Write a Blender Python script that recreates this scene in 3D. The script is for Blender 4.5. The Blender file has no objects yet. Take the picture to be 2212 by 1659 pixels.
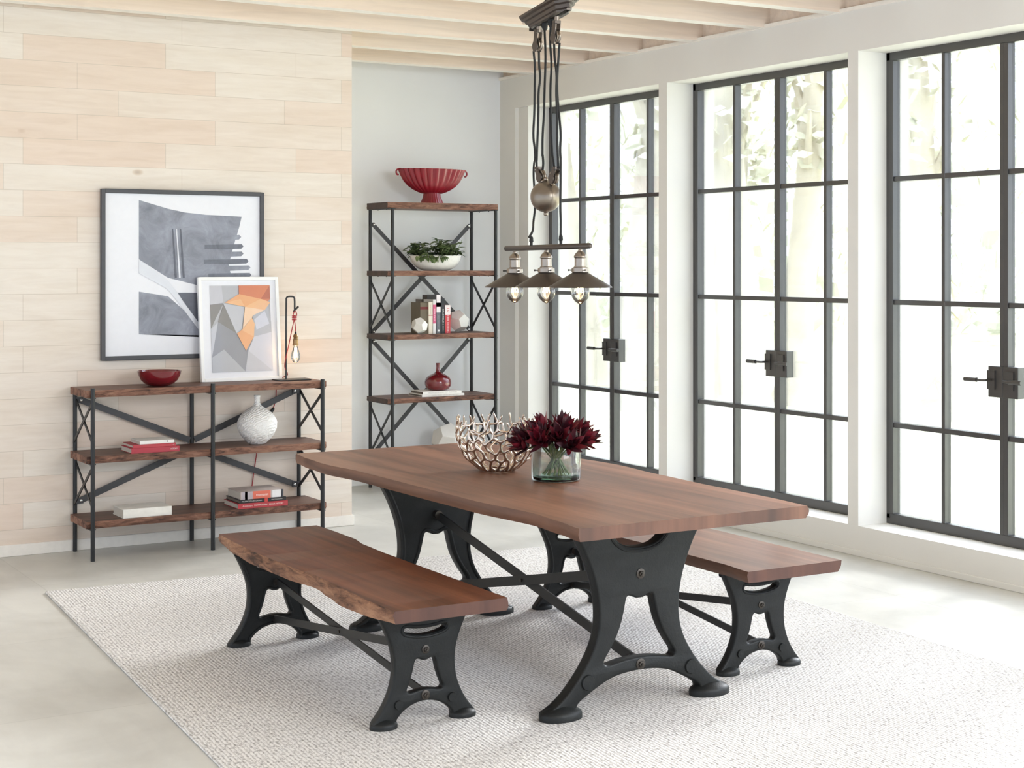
import bpy, bmesh, math, random
from mathutils import Vector, Matrix
random.seed(7)
PI = math.pi
C = bpy.context.scene.collection

# ------------------------------------------------------------------ camera constants
F, CX, HY, H = 3420.0, 1106.0, 572.0, 1.642
TH = math.atan((1106 + 920) / F)
D_ = Vector((math.sin(TH), math.cos(TH), 0)); R_ = Vector((math.cos(TH), -math.sin(TH), 0)); Z_ = Vector((0, 0, 1))
CAM = Vector((0, 0, H))
def _ray(u, v): return D_ + R_ * ((u - CX) / F) + Z_ * ((HY - v) / F)
def onx(u, v, X): r = _ray(u, v); return CAM + r * (X / r.x)
def ony(u, v, Y): r = _ray(u, v); return CAM + r * (Y / r.y)
def onz(u, v, Z): r = _ray(u, v); return CAM + r * ((Z - H) / r.z)

# ------------------------------------------------------------------ materials
def lin(c):
    return tuple((x / 12.92 if x <= .04045 else ((x + .055) / 1.055) ** 2.4) for x in [k / 255 for k in c]) + (1.0,)
def newmat(name):
    m = bpy.data.materials.new(name); m.use_nodes = True
    nt = m.node_tree; nt.nodes.clear()
    out = nt.nodes.new('ShaderNodeOutputMaterial'); b = nt.nodes.new('ShaderNodeBsdfPrincipled')
    nt.links.new(b.outputs[0], out.inputs[0])
    return m, nt, b, out
def N(nt, t, **kw):
    n = nt.nodes.new(t)
    for k, v in kw.items(): setattr(n, k, v)
    return n
def coords(nt, scale=(1, 1, 1), rot=(0, 0, 0), loc=(0, 0, 0), kind='Object'):
    tc = N(nt, 'ShaderNodeTexCoord'); mp = N(nt, 'ShaderNodeMapping')
    mp.inputs['Scale'].default_value = scale; mp.inputs['Rotation'].default_value = rot; mp.inputs['Location'].default_value = loc
    nt.links.new(tc.outputs[kind], mp.inputs[0]); return mp.outputs[0]
def noise(nt, vec, scale, detail=3, rough=.5, dist=0):
    n = N(nt, 'ShaderNodeTexNoise'); n.inputs['Scale'].default_value = scale; n.inputs['Detail'].default_value = detail
    n.inputs['Roughness'].default_value = rough; n.inputs['Distortion'].default_value = dist
    if vec is not None: nt.links.new(vec, n.inputs['Vector'])
    return n.outputs['Fac']
def ramp(nt, fac, stops):
    r = N(nt, 'ShaderNodeValToRGB'); e = r.color_ramp.elements
    while len(e) < len(stops): e.new(.5)
    for el, (p, c) in zip(e, stops): el.position = p; el.color = c
    nt.links.new(fac, r.inputs[0]); return r.outputs[0]
def mix(nt, fac, a, b, mode='MIX'):
    m = N(nt, 'ShaderNodeMix', data_type='RGBA', blend_type=mode)
    if isinstance(fac, (int, float)): m.inputs[0].default_value = fac
    else: nt.links.new(fac, m.inputs[0])
    for s, i in ((a, 6), (b, 7)):
        if isinstance(s, tuple): m.inputs[i].default_value = s
        else: nt.links.new(s, m.inputs[i])
    return m.outputs[2]
def bump(nt, b, hgt, strength=.2, dist=.01):
    n = N(nt, 'ShaderNodeBump'); n.inputs['Strength'].default_value = strength; n.inputs['Distance'].default_value = dist
    nt.links.new(hgt, n.inputs['Height']); nt.links.new(n.outputs[0], b.inputs['Normal'])
def simple(name, c, rough=.5, metal=0, coat=0, var=.06, vscale=30, bstr=0, spec=.5):
    m, nt, b, o = newmat(name)
    v = coords(nt)
    a = lin(c); d = tuple(x * (1 - var) for x in a[:3]) + (1,); e = tuple(min(1, x * (1 + var)) for x in a[:3]) + (1,)
    nf = noise(nt, v, vscale)
    nt.links.new(ramp(nt, nf, [(.3, d), (.7, e)]), b.inputs['Base Color'])
    b.inputs['Roughness'].default_value = rough; b.inputs['Metallic'].default_value = metal
    b.inputs['Coat Weight'].default_value = coat; b.inputs['Specular IOR Level'].default_value = spec
    if coat: b.inputs['Coat Roughness'].default_value = .05
    if bstr: bump(nt, b, nf, bstr, .004)
    return m
def wood(name, dark, mid, light, axis='Y', rough=.4, boards=0, bstr=.15, seed=0, spec=.5, grain=.75):
    m, nt, b, o = newmat(name)
    s = {'Y': (1, .06, 1), 'X': (.06, 1, 1), 'Z': (1, 1, .06)}[axis]
    v = coords(nt, s, loc=(seed, seed * .7, 0))
    g1 = noise(nt, v, 22, 6, .6, .6); g2 = noise(nt, v, 5, 3, .5, 1.2)
    col = ramp(nt, g2, [(.25, lin(dark)), (.5, lin(mid)), (.78, lin(light))])
    fine = ramp(nt, g1, [(.32, (.5, .46, .44, 1)), (.6, (1.1, 1.08, 1.06, 1))])
    col = mix(nt, grain, col, fine, 'MULTIPLY')
    if boards:
        vo = coords(nt)
        sx = N(nt, 'ShaderNodeSeparateXYZ'); nt.links.new(vo, sx.inputs[0])
        mu = N(nt, 'ShaderNodeMath', operation='MULTIPLY'); mu.inputs[1].default_value = 1 / boards; nt.links.new(sx.outputs[0 if axis == 'Y' else 1], mu.inputs[0])
        fl = N(nt, 'ShaderNodeMath', operation='FLOOR'); nt.links.new(mu.outputs[0], fl.inputs[0])
        wn = N(nt, 'ShaderNodeTexWhiteNoise', noise_dimensions='1D'); nt.links.new(fl.outputs[0], wn.inputs['W'])
        col = mix(nt, .7, col, ramp(nt, wn.outputs['Value'], [(0, (.72, .7, .7, 1)), (1, (1.2, 1.16, 1.12, 1))]), 'MULTIPLY')
        fr = N(nt, 'ShaderNodeMath', operation='FRACT'); nt.links.new(mu.outputs[0], fr.inputs[0])
        col = mix(nt, .6, col, ramp(nt, fr.outputs[0], [(0, (.45, .42, .4, 1)), (.012, (1, 1, 1, 1))]), 'MULTIPLY')
    nt.links.new(col, b.inputs['Base Color'])
    b.inputs['Roughness'].default_value = rough; b.inputs['Specular IOR Level'].default_value = spec
    bump(nt, b, g1, bstr, .003)
    return m
def bark(name, dark, mid, light, axis='Y', rough=.75):
    m, nt, b, o = newmat(name)
    s = {'Y': (1, .22, 1), 'X': (.22, 1, 1)}[axis]
    v = coords(nt, s)
    g = noise(nt, v, 38, 8, .68, 1.1); g2 = noise(nt, v, 9, 4, .6, .8)
    mx = mix(nt, .45, g, g2)
    col = ramp(nt, mx, [(.36, lin((34, 22, 18))), (.42, lin(dark)), (.5, lin(mid)), (.62, lin(light))])
    nt.links.new(col, b.inputs['Base Color']); b.inputs['Roughness'].default_value = rough
    bump(nt, b, mx, 1.0, .02)
    return m
def thin_glass(name, tint=(1, 1, 1, 1), refl=.9, rough=0.0):
    m = bpy.data.materials.new(name); m.use_nodes = True; nt = m.node_tree; nt.nodes.clear()
    o = N(nt, 'ShaderNodeOutputMaterial'); t = N(nt, 'ShaderNodeBsdfTransparent'); g = N(nt, 'ShaderNodeBsdfGlossy')
    t.inputs[0].default_value = tint; g.inputs['Roughness'].default_value = rough
    fr = N(nt, 'ShaderNodeFresnel'); fr.inputs[0].default_value = 1.5
    ml = N(nt, 'ShaderNodeMath', operation='MULTIPLY'); ml.inputs[1].default_value = refl
    nt.links.new(fr.outputs[0], ml.inputs[0])
    mx = N(nt, 'ShaderNodeMixShader'); nt.links.new(ml.outputs[0], mx.inputs[0]); nt.links.new(t.outputs[0], mx.inputs[1]); nt.links.new(g.outputs[0], mx.inputs[2])
    nt.links.new(mx.outputs[0], o.inputs[0]); return m
def emit(name, c, s):
    m, nt, b, o = newmat(name)
    b.inputs['Base Color'].default_value = lin(c); b.inputs['Emission Color'].default_value = lin(c); b.inputs['Emission Strength'].default_value = s
    return m

M = {}
M['table_top'] = wood('walnut_table_top', (98, 62, 44), (124, 83, 61), (150, 106, 81), 'Y', .4, spec=.4, boards=.17, seed=1.3)
M['table_side'] = wood('walnut_table_edge', (78, 50, 38), (106, 72, 55), (130, 94, 72), 'Y', .5, seed=4)
M['end_grain'] = wood('walnut_end_grain', (70, 44, 32), (96, 62, 46), (118, 80, 60), 'Z', .5, seed=2, grain=.4)
M['bench_top'] = wood('walnut_bench_top', (88, 50, 34), (114, 69, 48), (138, 88, 62), 'Y', .45, spec=.35, boards=.23, seed=6)
M['bench_end'] = wood('bench_end_grain', (64, 36, 27), (80, 47, 35), (94, 58, 43), 'Z', .5, seed=9, grain=.35)
M['bark'] = bark('live_edge_bark', (88, 58, 42), (134, 94, 70), (172, 128, 98), 'Y')
M['shelf_top'] = wood('shelf_wood_top', (82, 56, 46), (104, 74, 61), (124, 92, 77), 'X', .5, seed=11)
M['shelf_edge'] = bark('shelf_live_edge', (88, 58, 46), (134, 94, 75), (164, 124, 102), 'X')
M['shelf_end'] = wood('shelf_end_grain', (52, 38, 32), (66, 48, 40), (84, 62, 52), 'Z', .6, seed=3)
def iron(name, c, rough=.42):
    m, nt, b, o = newmat(name); v = coords(nt)
    n1 = noise(nt, v, 14, 5, .6); n2 = noise(nt, v, 120, 4, .6)
    a = lin(c); nt.links.new(ramp(nt, n1, [(.3, tuple(x * .75 for x in a[:3]) + (1,)), (.7, tuple(x * 1.25 for x in a[:3]) + (1,))]), b.inputs['Base Color'])
    b.inputs['Metallic'].default_value = .1; b.inputs['Specular IOR Level'].default_value = .3; b.inputs['Roughness'].default_value = rough
    bump(nt, b, mix(nt, .5, n1, n2), .25, .006); return m
M['iron'] = iron('cast_iron', (29, 30, 29), .48)
M['bar'] = simple('blackened_steel_bar', (48, 47, 45), .45, .3)
M['black_tube'] = simple('black_steel_tube', (40, 40, 40), .4, .3)
M['bar_grey'] = simple('grey_steel_brace', (72, 71, 72), .5, .35)
M['bolt'] = simple('bolt_steel', (70, 64, 58), .35, .6)
M['chrome'] = simple('bright_screw', (225, 225, 220), .2, .8)
M['pewter'] = simple('brushed_pewter', (128, 118, 106), .3, .85, var=.03)
M['pewter_dark'] = simple('dark_pewter', (88, 80, 74), .38, .7, var=.03)
M['nickel'] = simple('brushed_nickel', (150, 140, 129), .3, .95, var=.02)
M['cord'] = simple('black_fabric_cord', (16, 15, 15), .7)
M['red_cord'] = simple('red_fabric_cord', (168, 42, 46), .7)
M['brass'] = simple('aged_brass', (150, 122, 84), .32, .9)
M['silver'] = simple('silver_coral', (198, 184, 172), .2, .95, var=.08, vscale=60)
M['red_glaze'] = simple('red_glaze', (138, 22, 36), .35, 0, .15, var=.12, vscale=12)
M['dark_red_glaze'] = simple('dark_red_glaze', (112, 20, 30), .16, 0, .8, var=.1, vscale=10)
M['white_ceramic'] = simple('matte_white_ceramic', (226, 222, 214), .7, var=.05, vscale=40, bstr=.15)
def carved():
    m, nt, b, o = newmat('carved_white_ceramic'); b.inputs['Base Color'].default_value = lin((238, 235, 230)); b.inputs['Roughness'].default_value = .6
    w = N(nt, 'ShaderNodeTexWave', wave_type='BANDS', bands_direction='Z'); w.inputs['Scale'].default_value = 26; w.inputs['Distortion'].default_value = 9; w.inputs['Detail'].default_value = 2; w.inputs['Detail Scale'].default_value = 1.2
    nt.links.new(coords(nt, (1, 1, 1), (.5, .35, 0)), w.inputs['Vector']); bump(nt, b, w.outputs['Fac'], .55, .006); return m
M['carved'] = carved()
M['stone_white'] = simple('white_stone_facets', (226, 223, 216), .7, var=.02)
M['bulb_glass'] = thin_glass('bulb_glass', (1, .985, .96, 1), .9)
M['filament'] = emit('glowing_filament', (255, 214, 160), 40)
M['window_glass'] = thin_glass('window_glass', (1, 1, 1, 1), .7)
M['vase_glass'] = thin_glass('vase_glass', (.96, .98, .97, 1), .7)
M['vase_base'] = thin_glass('thick_green_glass', (.55, .78, .62, 1), 1.2)
M['water'] = thin_glass('water', (.9, .95, .92, 1), .15)
M['door_steel'] = simple('dark_door_steel', (52, 50, 49), .3, 0, var=.03, spec=1.0)
M['door_handle'] = simple('door_handle_steel', (50, 47, 44), .3, 0, var=.03, spec=1.0)
M['white_frame'] = simple('white_frame_lacquer', (244, 243, 240), .4, var=.01)
M['black_frame'] = simple('charcoal_frame', (72, 72, 75), .5, var=.04)
M['mat_board'] = simple('white_mat_board', (236, 236, 240), .5, var=.01)
M['leaf'] = simple('green_leaf', (132, 148, 98), .5, var=.35, vscale=18)
M['leaf_dark'] = simple('dark_green_leaf', (92, 110, 68), .5, var=.3, vscale=18)
M['bract'] = simple('burgundy_bract', (98, 18, 32), .42, var=.45, vscale=14)
M['bract_dark'] = simple('dark_burgundy_bract', (58, 16, 26), .45, var=.4, vscale=14)
M['stem'] = simple('green_brown_stem', (96, 104, 62), .6, var=.2)
M['soil'] = simple('dark_soil', (50, 40, 32), .9)
M['pages'] = simple('book_pages', (206, 198, 184), .8, var=.06, vscale=200)
M['white_paint'] = simple('white_paint', (240, 239, 234), .6, var=.01, vscale=3)
def paint(name, c):
    m = simple(name, c, .6, var=.012, vscale=2); return m
M['wall_paint'] = paint('wall_paint', (238, 239, 238))
M['window_wall'] = paint('window_wall_paint', (226, 223, 216))

def planks():
    m, nt, b, o = newmat('pale_ply_planks')
    tc = coords(nt, (1, 1, 1), (PI / 2, 0, 0))
    br = N(nt, 'ShaderNodeTexBrick'); br.offset = .37; br.offset_frequency = 2; br.squash = 1.25; br.squash_frequency = 3
    nt.links.new(tc, br.inputs['Vector'])
    br.inputs['Scale'].default_value = 1; br.inputs['Brick Width'].default_value = .83; br.inputs['Row Height'].default_value = .1475
    br.inputs['Mortar Size'].default_value = .0011; br.inputs['Mortar Smooth'].default_value = .2; br.inputs['Bias'].default_value = -.25
    br.inputs['Color1'].default_value = lin((232, 222, 209)); br.inputs['Color2'].default_value = lin((227, 205, 186)); br.inputs['Mortar'].default_value = lin((200, 186, 168))
    v = coords(nt, (.12, 1, 1)); g = noise(nt, v, 30, 6, .6, .8); g2 = noise(nt, v, 7, 4, .6, 1.4)
    col = mix(nt, .55, br.outputs['Color'], ramp(nt, g, [(.3, (.9, .87, .84, 1)), (.6, (1.02, 1.02, 1.02, 1))]), 'MULTIPLY')
    col = mix(nt, .5, col, ramp(nt, g2, [(.3, (.92, .88, .83, 1)), (.6, (1.02, 1.02, 1.03, 1))]), 'MULTIPLY')
    vo = N(nt, 'ShaderNodeTexVoronoi'); vo.inputs['Scale'].default_value = 2.6
    nt.links.new(coords(nt, (.55, 1, 1)), vo.inputs['Vector'])
    col = mix(nt, .7, col, ramp(nt, vo.outputs['Distance'], [(0, (.45, .36, .3, 1)), (.03, (.75, .66, .56, 1)), (.055, (1, 1, 1, 1))]), 'MULTIPLY')
    nt.links.new(col, b.inputs['Base Color']); b.inputs['Roughness'].default_value = .6
    return m
M['planks'] = planks()
M['ply'] = wood('pale_plywood', (226, 206, 186), (235, 219, 202), (240, 228, 214), 'X', .6, seed=5, bstr=.02, grain=.22)
M['ply_edge'] = simple('plywood_edge', (240, 234, 224), .6, var=.03)
def concrete():
    m, nt, b, o = newmat('pale_concrete_floor')
    v = coords(nt); n1 = noise(nt, v, 1.6, 6, .6, .4); n2 = noise(nt, coords(nt, (1, .3, 1)), 6, 5, .6, 1)
    col = ramp(nt, n1, [(.3, lin((186, 183, 174))), (.7, lin((208, 206, 198)))])
    col = mix(nt, .5, col, ramp(nt, n2, [(.3, (.9, .9, .9, 1)), (.6, (1.03, 1.03, 1.03, 1))]), 'MULTIPLY')
    br = N(nt, 'ShaderNodeTexBrick'); br.offset = .0
    nt.links.new(coords(nt, loc=(.35, .2, 0)), br.inputs['Vector'])
    br.inputs['Scale'].default_value = 1; br.inputs['Brick Width'].default_value = 1.2; br.inputs['Row Height'].default_value = 1.2; br.inputs['Mortar Size'].default_value = .003
    br.inputs['Color1'].default_value = (1, 1, 1, 1); br.inputs['Color2'].default_value = (.94, .94, .94, 1); br.inputs['Mortar'].default_value = (.82, .82, .81, 1)
    col = mix(nt, .8, col, br.outputs['Color'], 'MULTIPLY')
    nt.links.new(col, b.inputs['Base Color']); b.inputs['Roughness'].default_value = .38
    return m
M['floor'] = concrete()
def rugmat():
    m, nt, b, o = newmat('woven_wool_rug')
    v = coords(nt)
    w = N(nt, 'ShaderNodeTexWave', wave_type='BANDS', bands_direction='X'); w.inputs['Scale'].default_value = 21; w.inputs['Distortion'].default_value = 3.2
    w.inputs['Detail'].default_value = 3; w.inputs['Detail Scale'].default_value = 6
    nt.links.new(v, w.inputs['Vector'])
    n1 = noise(nt, coords(nt, (1, .45, 1)), 95, 3, .6); n2 = noise(nt, v, 1.2, 4, .6)
    col = ramp(nt, w.outputs['Fac'], [(.05, lin((192, 188, 183))), (.45, lin((224, 221, 217)))])
    col = mix(nt, .9, col, ramp(nt, n1, [(.36, (.5, .49, .48, 1)), (.5, (1, 1, 1, 1))]), 'MULTIPLY')
    col = mix(nt, .5, col, ramp(nt, n2, [(.3, (.92, .91, .9, 1)), (.7, (1.03, 1.03, 1.03, 1))]), 'MULTIPLY')
    nt.links.new(col, b.inputs['Base Color']); b.inputs['Roughness'].default_value = .95; b.inputs['Specular IOR Level'].default_value = .1
    bump(nt, b, mix(nt, .5, w.outputs['Fac'], n1), .5, .008)
    return m
M['rug'] = rugmat()
M['lawn'] = simple('glare_paled_lawn', (206, 202, 172), .95, var=.1, vscale=.8, spec=.1)  # grass bleached in its base colour to suggest outdoor glare
M['foliage'] = simple('haze_tinted_foliage', (204, 204, 184), .9, var=.15, vscale=.6, spec=.1)  # pale leaf colour stands in for bright haze
M['trunk'] = simple('haze_tinted_bark', (196, 190, 176), .95, var=.12, vscale=3, spec=.1)  # trunks lightened in colour too, as if seen through haze

# ------------------------------------------------------------------ mesh helpers
class MB:
    def __init__(s): s.v = []; s.f = []; s.m = []; s.sm = []
    def add(s, vs, fs, mi=0, smooth=True, mat=None):
        b = len(s.v)
        for p in vs: s.v.append(tuple(mat @ Vector(p)) if mat else tuple(p))
        for f in fs: s.f.append([b + i for i in f]); s.m.append(mi); s.sm.append(smooth)
        return s
    def box(s, lo, hi, mi=0, mat=None):
        (a, b, c), (d, e, f) = lo, hi
        vs = [(a, b, c), (d, b, c), (d, e, c), (a, e, c), (a, b, f), (d, b, f), (d, e, f), (a, e, f)]
        fs = [(0, 3, 2, 1), (4, 5, 6, 7), (0, 1, 5, 4), (1, 2, 6, 5), (2, 3, 7, 6), (3, 0, 4, 7)]
        return s.add(vs, fs, mi, False, mat)
    def bar(s, a, b, w, t, wd, mi=0, ext=0):   # flat bar from a to b, width w along wd-ish, thickness t
        a = Vector(a); b = Vector(b); d = (b - a).normalized(); a = a - d * ext; b = b + d * ext
        n = d.cross(Vector(wd)).normalized(); wv = n.cross(d).normalized()
        vs = []
        for p in (a, b):
            for i, j in ((-1, -1), (1, -1), (1, 1), (-1, 1)): vs.append(p + wv * (w / 2 * i) + n * (t / 2 * j))
        return s.add(vs, [(0, 3, 2, 1), (4, 5, 6, 7), (0, 1, 5, 4), (1, 2, 6, 5), (2, 3, 7, 6), (3, 0, 4, 7)], mi, False)
    def tube(s, pts, r, n=10, mi=0, closed=False, cap=True):
        pts = [Vector(p) for p in pts]; k = len(pts)
        rs = r if isinstance(r, (list, tuple)) else [r] * k
        tan = []
        for i in range(k):
            a = pts[i - 1] if (i > 0 or closed) else pts[i]; b = pts[(i + 1) % k] if (i < k - 1 or closed) else pts[i]
            tan.append((b - a).normalized())
        up = Vector((0, 0, 1)) if abs(tan[0].z) < .9 else Vector((1, 0, 0))
        nv = (up - tan[0] * up.dot(tan[0])).normalized()
        vs = []
        for i in range(k):
            nv = (nv - tan[i] * nv.dot(tan[i])).normalized(); bv = tan[i].cross(nv)
            for j in range(n):
                a = 2 * PI * j / n; vs.append(pts[i] + (nv * math.cos(a) + bv * math.sin(a)) * rs[i])
        fs = []
        for i in range(k if closed else k - 1):
            for j in range(n):
                a = i * n + j; b = i * n + (j + 1) % n; c = ((i + 1) % k) * n + (j + 1) % n; d = ((i + 1) % k) * n + j
                fs.append((a, b, c, d))
        if cap and not closed:
            fs.append(tuple(range(n - 1, -1, -1))); fs.append(tuple((k - 1) * n + j for j in range(n)))
        return s.add(vs, fs, mi, True)
    def lathe(s, prof, n=32, c=(0, 0, 0), mi=0, mat=None, sx=1, sy=1, fr=None):
        vs = []; fs = []; k = len(prof)
        for i, (r, z) in enumerate(prof):
            for j in range(n):
                a = 2 * PI * j / n; q = r * (fr(a, i) if fr else 1)
                vs.append((c[0] + q * math.cos(a) * sx, c[1] + q * math.sin(a) * sy, c[2] + z))
        for i in range(k - 1):
            for j in range(n):
                fs.append((i * n + j, i * n + (j + 1) % n, (i + 1) * n + (j + 1) % n, (i + 1) * n + j))
        if prof[0][0] > 1e-5: fs.append(tuple(range(n - 1, -1, -1)))
        if prof[-1][0] > 1e-5: fs.append(tuple((k - 1) * n + j for j in range(n)))
        return s.add(vs, fs, mi, True, mat)
    def sphere(s, c, r, n=16, sc=(1, 1, 1), mi=0):
        m = max(6, n // 2)
        prof = [(math.sin(PI * i / m) * r if 0 < i < m else 0, -math.cos(PI * i / m) * r * sc[2]) for i in range(m + 1)]
        return s.lathe(prof, n, c, mi, None, sc[0], sc[1])
    def build(s, name, mats, parent=None, bevel=0, angle=35, sub=0, seg=2):
        me = bpy.data.meshes.new(name); me.from_pydata(s.v, [], s.f)
        if not isinstance(mats, (list, tuple)): mats = [mats]
        for m in mats: me.materials.append(m)
        me.polygons.foreach_set('material_index', s.m); me.polygons.foreach_set('use_smooth', s.sm)
        bm = bmesh.new(); bm.from_mesh(me); bmesh.ops.remove_doubles(bm, verts=bm.verts, dist=1e-6)
        bmesh.ops.dissolve_degenerate(bm, edges=bm.edges, dist=1e-7)
        bmesh.ops.recalc_face_normals(bm, faces=bm.faces); bm.to_mesh(me); bm.free()
        me.update()
        if any(s.sm): me.set_sharp_from_angle(angle=math.radians(angle))
        o = bpy.data.objects.new(name, me); C.objects.link(o)
        if parent: o.parent = parent
        if bevel:
            b = o.modifiers.new('b', 'BEVEL'); b.width = bevel; b.segments = seg; b.limit_method = 'ANGLE'; b.angle_limit = math.radians(40)
        if sub:
            b = o.modifiers.new('s', 'SUBSURF'); b.levels = sub; b.render_levels = sub
        return o
def tag(o, label, cat, group=None):
    o['label'] = label; o['category'] = cat
    if group: o['group'] = group
    return o
def thing(name, label, cat, loc=(0, 0, 0), rot=(0, 0, 0), group=None):
    o = bpy.data.objects.new(name, None); C.objects.link(o); o.location = loc; o.rotation_euler = rot; o.empty_display_size = .05
    return tag(o, label, cat, group)
def struct(name, mb, m, bevel=0):
    o = mb.build(name, m, None, bevel); o['kind'] = 'structure'; return o
def place(o, loc, rot=(0, 0, 0)):
    o.location = loc; o.rotation_euler = rot; return o
def plate(outlines, half, bev):
    """flat plate with holes, outlines in (x, z), lying in the XZ plane, thickness along y"""
    cu = bpy.data.curves.new('tmp', 'CURVE'); cu.dimensions = '2D'; cu.fill_mode = 'BOTH'; cu.extrude = half - bev; cu.bevel_depth = bev; cu.bevel_resolution = 2; cu.offset = -bev
    for ol in outlines:
        sp = cu.splines.new('POLY'); sp.points.add(len(ol) - 1); sp.use_cyclic_u = True
        for p, (x, z) in zip(sp.points, ol): p.co = (x, z, 0, 1)
    o = bpy.data.objects.new('tmp', cu); C.objects.link(o)
    dg = bpy.context.evaluated_depsgraph_get(); me = bpy.data.meshes.new_from_object(o.evaluated_get(dg))
    vs = [(v.co.x, -v.co.z, v.co.y) for v in me.vertices]; fs = [tuple(p.vertices) for p in me.polygons]
    bpy.data.objects.remove(o); bpy.data.curves.remove(cu); bpy.data.meshes.remove(me)
    return vs, fs
def smooth_poly(pts, n=2, closed=True):
    for _ in range(n):
        q = []; k = len(pts)
        for i in range(k if closed else k - 1):
            a = pts[i]; b = pts[(i + 1) % k]
            q.append(tuple(a[j] * .75 + b[j] * .25 for j in range(len(a)))); q.append(tuple(a[j] * .25 + b[j] * .75 for j in range(len(a))))
        pts = q if closed else [pts[0]] + q + [pts[-1]]
    return pts
def mirror(half):
    return half + [(-x, z) for x, z in reversed(half) if abs(x) > 1e-6]
def text(name, body, size, m, parent, mat, depth=.0003, align='CENTER', fit=None):
    cu = bpy.data.curves.new('t', 'FONT'); cu.body = body; cu.size = size; cu.extrude = depth; cu.align_x = align; cu.align_y = 'CENTER'; cu.resolution_u = 2
    o = bpy.data.objects.new('t', cu); C.objects.link(o)
    dg = bpy.context.evaluated_depsgraph_get(); me = bpy.data.meshes.new_from_object(o.evaluated_get(dg)); bpy.data.objects.remove(o)
    w = max((v.co.x for v in me.vertices), default=0) - min((v.co.x for v in me.vertices), default=0)
    if fit and w > 0: me.transform(Matrix.Diagonal((fit / w, 1, 1, 1)))
    me.transform(mat); me.materials.clear(); me.materials.append(m); me.name = name
    o = bpy.data.objects.new(name, me); C.objects.link(o)
    if parent: o.parent = parent
    return o
def copy_tree(o, parent=None):
    c = o.copy(); C.objects.link(c); c.parent = parent
    for ch in list(o.children): copy_tree(ch, c)
    return c

# ------------------------------------------------------------------ room
XF, XD, YW, YB, XE, ZC = 6.234, 6.448, 9.11, 10.708, 4.222, 3.085
struct('floor', MB().box((-3, -2.5, -.1), (6.5, YB + .1, 0)), M['floor'])
struct('wall_left', MB().box((-3, YW, 0), (XE, YB, 3.42)), M['planks'])
struct('wall_back', MB().box((XE, YB, 0), (6.5, YB + .1, 3.42)), M['wall_paint'])
struct('ceiling', MB().box((-3, -2.5, 3.33), (6.7, YB + .1, 3.42)), M['ply'])
struct('baseboard_left', MB().box((-3, YW - .012, 0), (XE + .012, YW, .065)).box((XE, YW, 0), (XE + .012, YB - .012, .065)), M['ply_edge'], .003)
struct('baseboard_back', MB().box((XE, YB - .014, 0), (XF, YB, .1)), M['wall_paint'], .003)
w = MB()
XO = 6.62
w.box((XF, -2.5, 2.85), (XO, YB, ZC))                                   # header
w.box((XF, -2.5, 0), (XO, YB, .168))                                    # sill wall
w.box((XF, 10.474, .168), (XO, YB, 2.85))
w.box((XF + .03, 10.33, .168), (XO, 10.474, 2.85))                       # stepped jamb
for a, b in ((8.506, 8.60), (6.69, 6.775), (4.87, 4.955), (3.05, 3.135), (1.2, 1.3), (-2.5, -.55)): w.box((XF, a, .168), (XO, b, 2.85))
struct('wall_right', w, M['window_wall'])
struct('baseboard_right', MB().box((XF - .014, -2.5, 0), (XF, YB, .034)), M['window_wall'], .003)
struct('trim_1', MB().box((XF + .03, -2.5, ZC), (XO, YB, 3.33)), M['ply'])   # blocking over the header
struct('trim_2', MB().box((XF - .012, -2.5, ZC - .004), (XF + .03, YB, ZC + .018)), M['ply_edge'])
for k in range(-9, 6):
    y = 6.83 + .665 * k
    b = MB().box((-3, y, ZC), (XF + .03, y + .095, 3.33), 0)
    o = struct('trim_%d' % (k + 13), b, [M['ply'], M['ply_edge']])
    for p in o.data.polygons:
        if p.normal.z < -.9: p.material_index = 1  # undersides get a paler colour, painting in light bounced off the floor

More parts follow.
